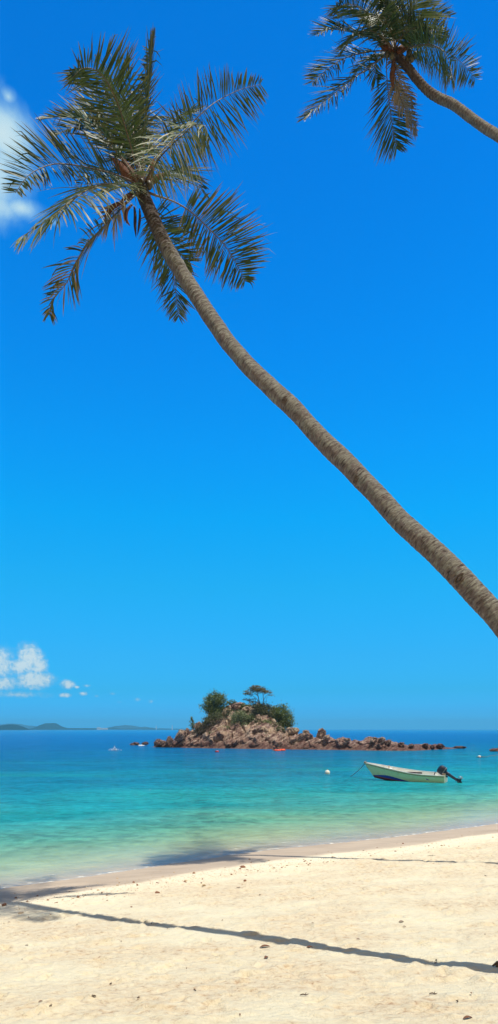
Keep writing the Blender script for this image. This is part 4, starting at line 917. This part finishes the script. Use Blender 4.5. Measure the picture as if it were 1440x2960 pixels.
# ------------------------------------------------------------------ buoys, swimmers
M_BW = simple('buoy_white', (.72, .70, .60), .5, .15, 6, .05); M_BY = simple('buoy_yellow_foot', (.50, .40, .12), .6, .3, 9, .05); M_ORG = simple('orange_vinyl', (.80, .09, .02), .45, .15, 4, .05)
q = on_water(947, 2237); root = tag(empty('buoy', q), 'round white mooring buoy floating in open water left of the boat', 'buoy')
MB().ball((0, 0, .11), (.19, .19, .18), 16, 12).build('float', M_BW, root); MB().tube([(0, 0, .27), (0, 0, .35)], .03).build('eye', M_BY, root); MB().ball((0, 0, -.02), (.185, .185, .12), 16, 8).build('weed_collar', M_BY, root)
q = on_water(1386, 2189); root = tag(empty('buoy', q), 'small white float lying beside a dark stick near the right edge', 'buoy')
MB().ball((0, 0, .08), (.20, .16, .15), 14, 10).build('float', M_BW, root); MB().ball((.02, -.05, .0), (.12, .13, .07), 10, 8).build('orange_band', M_ORG, root)
o = MB().tube([(-.45, 0, .03), (-.1, -.12, .05), (.4, -.1, .06), (.95, .02, .03)], [.02, .05, .05, .02], 6).build('driftwood', M_TWIG); o.location = q; tag(o, 'dark stick floating against the small float near the right edge', 'driftwood')
q2 = on_water(1470, 2180); o = MB().tube(catmull([tuple(q+Vector((.9, 0, .03))), tuple(q.lerp(q2, .4)+Vector((0, .3, .02))), tuple(q2+Vector((0, 0, .03)))], 14), .03, 5).build('rope', M_ROPE); tag(o, 'thin floating rope running from the small float to the right edge', 'rope')

M_SKIN = simple('skin_tan', (.33, .17, .10), .55, .15, 8, .0); M_HAIR = simple('hair_black', (.015, .012, .012), .5, .3, 30, .2)
M_WSUIT = simple('black_blue_swimsuit', (.012, .02, .05), .5, .3, 6, 0); M_VEST = simple('white_blue_vest', (.62, .64, .80), .6, .4, 5, .1); M_REDC = simple('red_float', (.70, .04, .06), .5, .15, 4, .05); M_PURP = simple('purple_suit', (.14, .03, .28), .6, .2, 6, 0)
def skinned(name, joints, edges, mat, parent, levels=1):
    me = bpy.data.meshes.new(name); me.from_pydata([j[:3] for j in joints], edges, []); me.update()
    o = bpy.data.objects.new(name, me); COL.objects.link(o)
    sk = o.modifiers.new('skin', 'SKIN'); sk.use_smooth_shade = True
    for i, j in enumerate(joints):
        v = me.skin_vertices[0].data[i]; v.radius = (j[3], j[3] if len(j) < 5 else j[4]); v.use_root = (i == 0)
    sb = o.modifiers.new('sub', 'SUBSURF'); sb.levels = levels; sb.render_levels = levels
    bpy.context.view_layer.update()
    m2 = bpy.data.meshes.new_from_object(o.evaluated_get(bpy.context.evaluated_depsgraph_get()))
    bpy.data.objects.remove(o); m2.name = name; m2.materials.clear(); m2.materials.append(mat)
    m2.polygons.foreach_set('use_smooth', [True]*len(m2.polygons))
    o = bpy.data.objects.new(name, m2); COL.objects.link(o); o.parent = parent; return o
def hand(J, E, wrist, at, d, sidev):
    """palm, four fingers and a thumb as short chains"""
    d = Vector(d).normalized(); s = Vector(sidev).normalized(); w0 = Vector(at)
    J.append((*(w0+d*.05), .036, .018)); E.append((wrist, len(J)-1)); palm = len(J)-1
    for k, L in enumerate((.062, .075, .070, .055)):
        b = w0+d*.09+s*(k-1.5)*.019; J.append((*b, .010)); E.append((palm, len(J)-1)); J.append((*(b+d*L*.6+Vector((0, 0, -.008))), .009)); E.append((len(J)-2, len(J)-1)); J.append((*(b+d*L+Vector((0, 0, -.022))), .007)); E.append((len(J)-2, len(J)-1))
    b = w0+d*.04-s*.035; J.append((*b, .012)); E.append((palm, len(J)-1)); J.append((*(b+d*.04-s*.02), .009)); E.append((len(J)-2, len(J)-1))
def person(loc, label, rz, arms, torso_lean=(0, 0), waist=0.0, top=None, top_name='swimsuit', hair=True, skin=None):
    """a bather seen from the hips up, the legs standing on the bottom below; waist = height of the hips over the water"""
    root = tag(empty('person', loc), label, 'person', 'people bathing by the islet'); root.rotation_euler = (0, 0, rz)
    lx, ly = torso_lean; w0 = waist
    J = [(0, 0, w0, .125, .10), (lx*.3, ly*.3, w0+.20, .115, .09), (lx*.8, ly*.8, w0+.40, .145, .10), (lx, ly, w0+.52, .055), (lx*1.1, ly*1.1-.01, w0+.60, .055), (lx*1.15, ly*1.15-.03, w0+.70, .088, .098), (lx*1.15, ly*1.15-.02, w0+.79, .070, .08)]
    E = [(0, 1), (1, 2), (2, 3), (3, 4), (4, 5), (5, 6)]
    for sgn, (el, wr) in zip((-1, 1), arms):
        sh = (lx*.9+sgn*.18, ly*.9, w0+.455); J.append((*sh, .055)); E.append((2, len(J)-1)); J.append((*el, .040)); E.append((len(J)-2, len(J)-1)); J.append((*wr, .028)); E.append((len(J)-2, len(J)-1))
        dd = Vector(wr)-Vector(el); hand(J, E, len(J)-1, wr, dd, (1, 0, 0) if abs(dd.normalized().x) < .8 else (0, 1, 0))
    for sgn in (-1, 1):
        J.append((sgn*.10, 0, w0-.10, .085)); E.append((0, len(J)-1)); J.append((sgn*.11, -.03, w0-.48, .055)); E.append((len(J)-2, len(J)-1)); J.append((sgn*.11, .02, w0-.88, .035)); E.append((len(J)-2, len(J)-1)); J.append((sgn*.12, -.14, w0-.92, .032)); E.append((len(J)-2, len(J)-1))
    skinned('body', J, E, skin or M_SKIN, root, 2)
    hx, hy, hz = J[5][0], J[5][1], J[5][2]
    # face: nose, eyes, mouth and ears stay small at this distance
    MB().ball((hx, hy-.105, hz-.005), (.014, .02, .022), 8, 6).ball((hx-.088, hy, hz), (.012, .022, .03), 8, 6).ball((hx+.088, hy, hz), (.012, .022, .03), 8, 6).build('nose_and_ears', skin or M_SKIN, root)
    MB().ball((hx-.034, hy-.088, hz+.02), (.014, .012, .008), 8, 6).ball((hx+.034, hy-.088, hz+.02), (.014, .012, .008), 8, 6).build('eyes', M_HAIR, root)
    MB().ball((hx, hy-.094, hz-.052), (.026, .010, .006), 8, 5).build('mouth', M_REDC, root)
    if hair: MB().ball((hx, hy+.025, hz+.045), (.105, .115, .10), 12, 9).ball((hx, hy+.07, hz-.05), (.085, .055, .12), 10, 8).build('hair', M_HAIR, root)
    if top:
        skinned(top_name, [(0, 0, w0-.06, .140, .115), (lx*.3, ly*.3, w0+.20, .128, .102), (lx*.8, ly*.8, w0+.39, .157, .112)], [(0, 1), (1, 2)], top, root, 2)
    return root
q = on_water(792, 2170)
person(q, 'person standing upright in the shallows beside the rocks in dark swimwear', R(30), (((-.25, -.02, .22), (-.24, -.10, .02)), ((.25, -.02, .22), (.22, -.12, .05))), (0, 0), .22, M_WSUIT)
q = on_water(804, 2170)
person(q+Vector((0, 0, -.05)), 'person in a white and blue vest leaning on an orange float by the rocks', R(-10), (((-.40, -.16, .28), (-.46, -.42, .12)), ((.40, -.16, .28), (.46, -.42, .12))), (0, -.18), .05, M_VEST, 'vest')
def ringfloat(q, R0, r0, label, tilt=0):
    path = [(R0*math.cos(a), R0*.8*math.sin(a), r0*.45+tilt*math.cos(a)) for a in np.linspace(0, 2*math.pi, 25)]
    root = tag(empty('swim_ring', q), label, 'swim ring', 'orange swim rings by the islet'); MB().tube(path, r0, 10).build('ring', M_ORG, root)
    MB().tube([(path[3][0]*1.25, path[3][1]*1.25, r0), (path[6][0]*1.3, path[6][1]*1.3, r0*1.2), (path[9][0]*1.25, path[9][1]*1.25, r0)], .02, 6).build('grab_rope', M_VEST, root); return root
ringfloat(on_water(803, 2170.6), .42, .15, 'orange swim ring under the arms of the person in the vest')
ringfloat(on_water(817, 2170), .28, .20, 'small orange swim ring just right of the person in the vest')
q = on_water(623, 2174); person(q+Vector((0, 0, -.62)), 'dark haired swimmer with only head and shoulders out, left of the bathers', R(20), (((-.26, -.1, .22), (-.15, -.3, .40)), ((.26, -.1, .22), (.2, -.32, .40))), (0, 0), .02, M_REDC)
q = on_water(628, 2174.3); root = tag(empty('float_board', q), 'red swimming float held by the dark haired swimmer', 'float'); MB().ball((0, 0, .10), (.28, .16, .14), 14, 10).build('board', M_REDC, root); MB().tube([(-.2, -.12, .2), (0, -.18, .24), (.2, -.12, .2)], .015, 5).build('handle', M_VEST, root)
q = on_water(332, 2168); person(q+Vector((0, 0, -.68)), 'swimmer in purple splashing alone in open water left of the islet', R(80), (((-.3, -.1, .35), (-.4, -.3, .55)), ((.34, -.1, .50), (.5, -.2, .72))), (0, 0), .05, M_PURP)
mb = MB(); rr = random.Random(5)
for k in range(80):
    a = rr.gauss(0, .34); h_ = max(.0, rr.gauss(.06, .10)+.75*math.exp(-(a/.15)**2)*rr.random()); s = rr.uniform(.012, .04)
    mb.ball((q.x+a, q.y-.25+rr.gauss(0, .15), h_), (s*1.5, s, s), 6, 4)
for k in range(5): mb.ball((q.x+rr.uniform(-1.0, 1.2), q.y-.2+rr.gauss(0, .2), .0), (rr.uniform(.06, .16), .10, .03), 8, 4)
tag(mb.build('splash', M_FOAM), 'white splash thrown up around the swimmer in purple', 'splash', kind='stuff')

# ------------------------------------------------------------------ things lying on the sand
M_STONE = [simple('stone_brown', (.22, .10, .055), .85, .4, 20, .3), simple('stone_tan', (.46, .34, .22), .85, .3, 20, .3), simple('stone_pale', (.68, .60, .48), .85, .2, 20, .3)]
def pebble_mesh(seed, mat):
    bm = bmesh.new(); bmesh.ops.create_icosphere(bm, subdivisions=2, radius=1); V = np.array([v.co[:] for v in bm.verts]); Fc = [tuple(v.index for v in f.verts) for f in bm.faces]; bm.free()
    V = V*(1+.5*fbm(V[:, 0]*1.5+seed*3.1, V[:, 1]*1.5+V[:, 2]*1.3, seed, 2))[:, None]*np.array([1, .75, .5])
    return V, Fc
protos = []
for k in range(9):
    V, Fc = pebble_mesh(200+k, None); o = mesh_obj('stone', V, Fc, M_STONE[k % 3], smooth=False); protos.append(o)
used = [False]*9; rr = random.Random(12)
tide = [(-40, 2614), (0, 2611), (150, 2594), (287, 2572), (447, 2553), (638, 2524), (800, 2505), (1023, 2474), (1215, 2447), (1342, 2420), (1440, 2400)]
def put_stone(x, y, s):
    k = rr.choices(range(9), [3, 2, 1]*3)[0]; p = on_ground(x, y)
    o = protos[k] if not used[k] else protos[k].copy()
    if used[k]: COL.objects.link(o)
    used[k] = True
    o.location = p+Vector((0, 0, s*.25)); o.rotation_euler = (rr.uniform(-.3, .3), rr.uniform(-.3, .3), rr.uniform(0, 6.28)); o.scale = (s, s, s)
    tag(o, 'small stone lying among others along the tide line', 'stone', 'stones along the tide line')
for k in range(9):
    x = rr.uniform(100, 1300); put_stone(x, tb(tide, x)+rr.uniform(2, 12), rr.uniform(.02, .035))
for k in range(170):
    x = rr.uniform(-20, 1440); u = rr.gauss(0, 1); sp = 22 if x < 450 else 13
    y = tb(tide, x)+(abs(u)*sp if rr.random() < .62 else -abs(u)*12); put_stone(x, y, rr.choice([.012, .016, .02, .026])*rr.uniform(.8, 1.4))
for x, y, s in ((702, 2508, .065), (695, 2513, .03), (560, 2531, .045), (562, 2523, .03), (302, 2600, .045), (12, 2618, .06), (60, 2642, .045), (590, 2560, .04), (455, 2582, .05), (708, 2548, .04), (830, 2503, .03), (975, 2410, .0+.03), (340, 2540, .03)):
    put_stone(x, y, s)
# fine shell grit, too many to count
V = []; Fc = []
for k in range(2600):
    x = rr.uniform(-40, 1460); y = tb(tide, x)+rr.gauss(0, 14 if x < 500 else 9)
    p = on_ground(x, y); s = rr.uniform(.004, .011); b = len(V); a = rr.uniform(0, 3)
    V += [p+Vector((math.cos(a+i*2.09)*s*1.5, math.sin(a+i*2.09)*s, .001)) for i in range(3)]+[p+Vector((0, 0, s))]; Fc += [(b, b+1, b+3), (b+1, b+2, b+3), (b+2, b, b+3)]
tag(mesh_obj('shell_grit', [tuple(v) for v in V], Fc, M_STONE[1], smooth=False), 'fine brown shell grit scattered in a band along the tide line', 'gravel', kind='stuff')
# fallen scraps: curled dry leaves and twigs
M_DL = simple('dead_leaf', (.20, .085, .04), .8, .5, 14, .3)
def leaf_scrap(p, L, wd, rz, label, cat='leaf', name='dry_leaf', group=None):
    V = []; n = 7
    for i in range(n):
        u = i/(n-1); ww = wd*math.sin(math.pi*(.08+.84*u)); c = .014*math.sin(u*3.1)*L/.12
        for s, h_ in ((-1, .5), (0, 0), (1, .6)): V.append(((u-.5)*L, s*ww/2, c*.6+h_*ww*.5+.004))
    Fc = [(3*i+j, 3*i+j+1, 3*i+j+4, 3*i+j+3) for i in range(n-1) for j in (0, 1)]
    o = mesh_obj(name, V, Fc, M_DL); o.location = p; o.rotation_euler = (0, 0, rz); sd = o.modifiers.new('thick', 'SOLIDIFY'); sd.thickness = .003
    return tag(o, label, cat, group)
def twig(p, L, rz, label, group=None):
    o = MB().tube([(-L/2, 0, .008), (-L*.15, L*.05, .016), (L*.2, -.02*L, .012), (L/2, L*.06, .02)], [.004, .006, .005, .002], 6).tube([(L*.05, 0, .012), (L*.22, L*.16, .03)], [.004, .002], 5).build('twig', M_TWIG)
    o.location = p; o.rotation_euler = (0, 0, rz); return tag(o, label, 'twig', group)
leaf_scrap(on_ground(1160, 2669), .07, .028, .2, 'dark curled dry leaf alone in the middle of the sand right of centre')
leaf_scrap(on_ground(1352, 2948), .085, .03, .3, 'reddish dry leaf at the lower right corner of the sand')
leaf_scrap(on_ground(770, 2770), .0+.0+.07, .04, 1.0, 'small brown leaf lying just under the near palm shadow')
o = leaf_scrap(on_ground(766, 2739), .13, .045, .35, 'torn piece of brown palm husk lying on the shadow edge left of centre', 'husk', 'palm_husk')
leaf_scrap(on_ground(895, 2743), .07, .04, .1, 'dark crumpled husk lying inside the near palm shadow', 'husk', 'palm_husk')
o = MB().ball((.03, 0, .02), (.05, .035, .035), 12, 9).tube([(-.06, 0, .02), (.02, .02, .07), (.10, .05, .04)], [.012, .02, .008], 6).build('driftwood', M_TWIG); o.scale = (.7, .7, .7); o.location = on_ground(1436, 2800); tag(o, 'dark brown driftwood lump where the near palm shadow meets the right edge', 'driftwood')
twig(on_ground(1248, 2476), .20, .1, 'short brown stick on the smooth sand near the upper right of the beach')
twig(on_ground(1253, 2875), .07, -.3, 'thin twig on the sand near the lower right, above the red leaf')
twig(on_ground(880, 2882), .08, -.1, 'thin pale twig low on the sand at the bottom centre')
twig(on_ground(690, 2567), .09, .4, 'little stick on the sand below the far palm shadow crown')
for k in range(30):
    x = rr.uniform(20, 1420); y = rr.uniform(tb(tide, x)+50, 2950)
    (leaf_scrap if rr.random() < .6 else lambda p, L, wd, rz, lb, *a: twig(p, L, rz, 'tiny twig scrap on the trodden sand', 'twig scraps on the sand'))(on_ground(x, y), rr.uniform(.018, .045), rr.uniform(.008, .018), rr.uniform(0, 6.28), 'tiny brown leaf scrap on the trodden sand', *(('leaf', 'dry_leaf', 'leaf scraps on the sand')))
# ------------------------------------------------------------------ sea air
hz = MB().box((0, 0, 62), (18400, 18400, 133)).build('haze', None, None, False); hz.location = (0, 0, -4)
m = bpy.data.materials.new('sea_air'); m.use_nodes = True; m.node_tree.nodes.clear(); n = NT(m.node_tree)
v = n.node('ShaderNodeVolumePrincipled', {'Color': (.18, .64, 1.0, 1), 'Density': .00019, 'Anisotropy': 0.0})
o_ = n.node('ShaderNodeOutputMaterial'); n.l.new(v.outputs[0], o_.inputs['Volume']); hz.data.materials.append(m); tag(hz, kind='stuff')
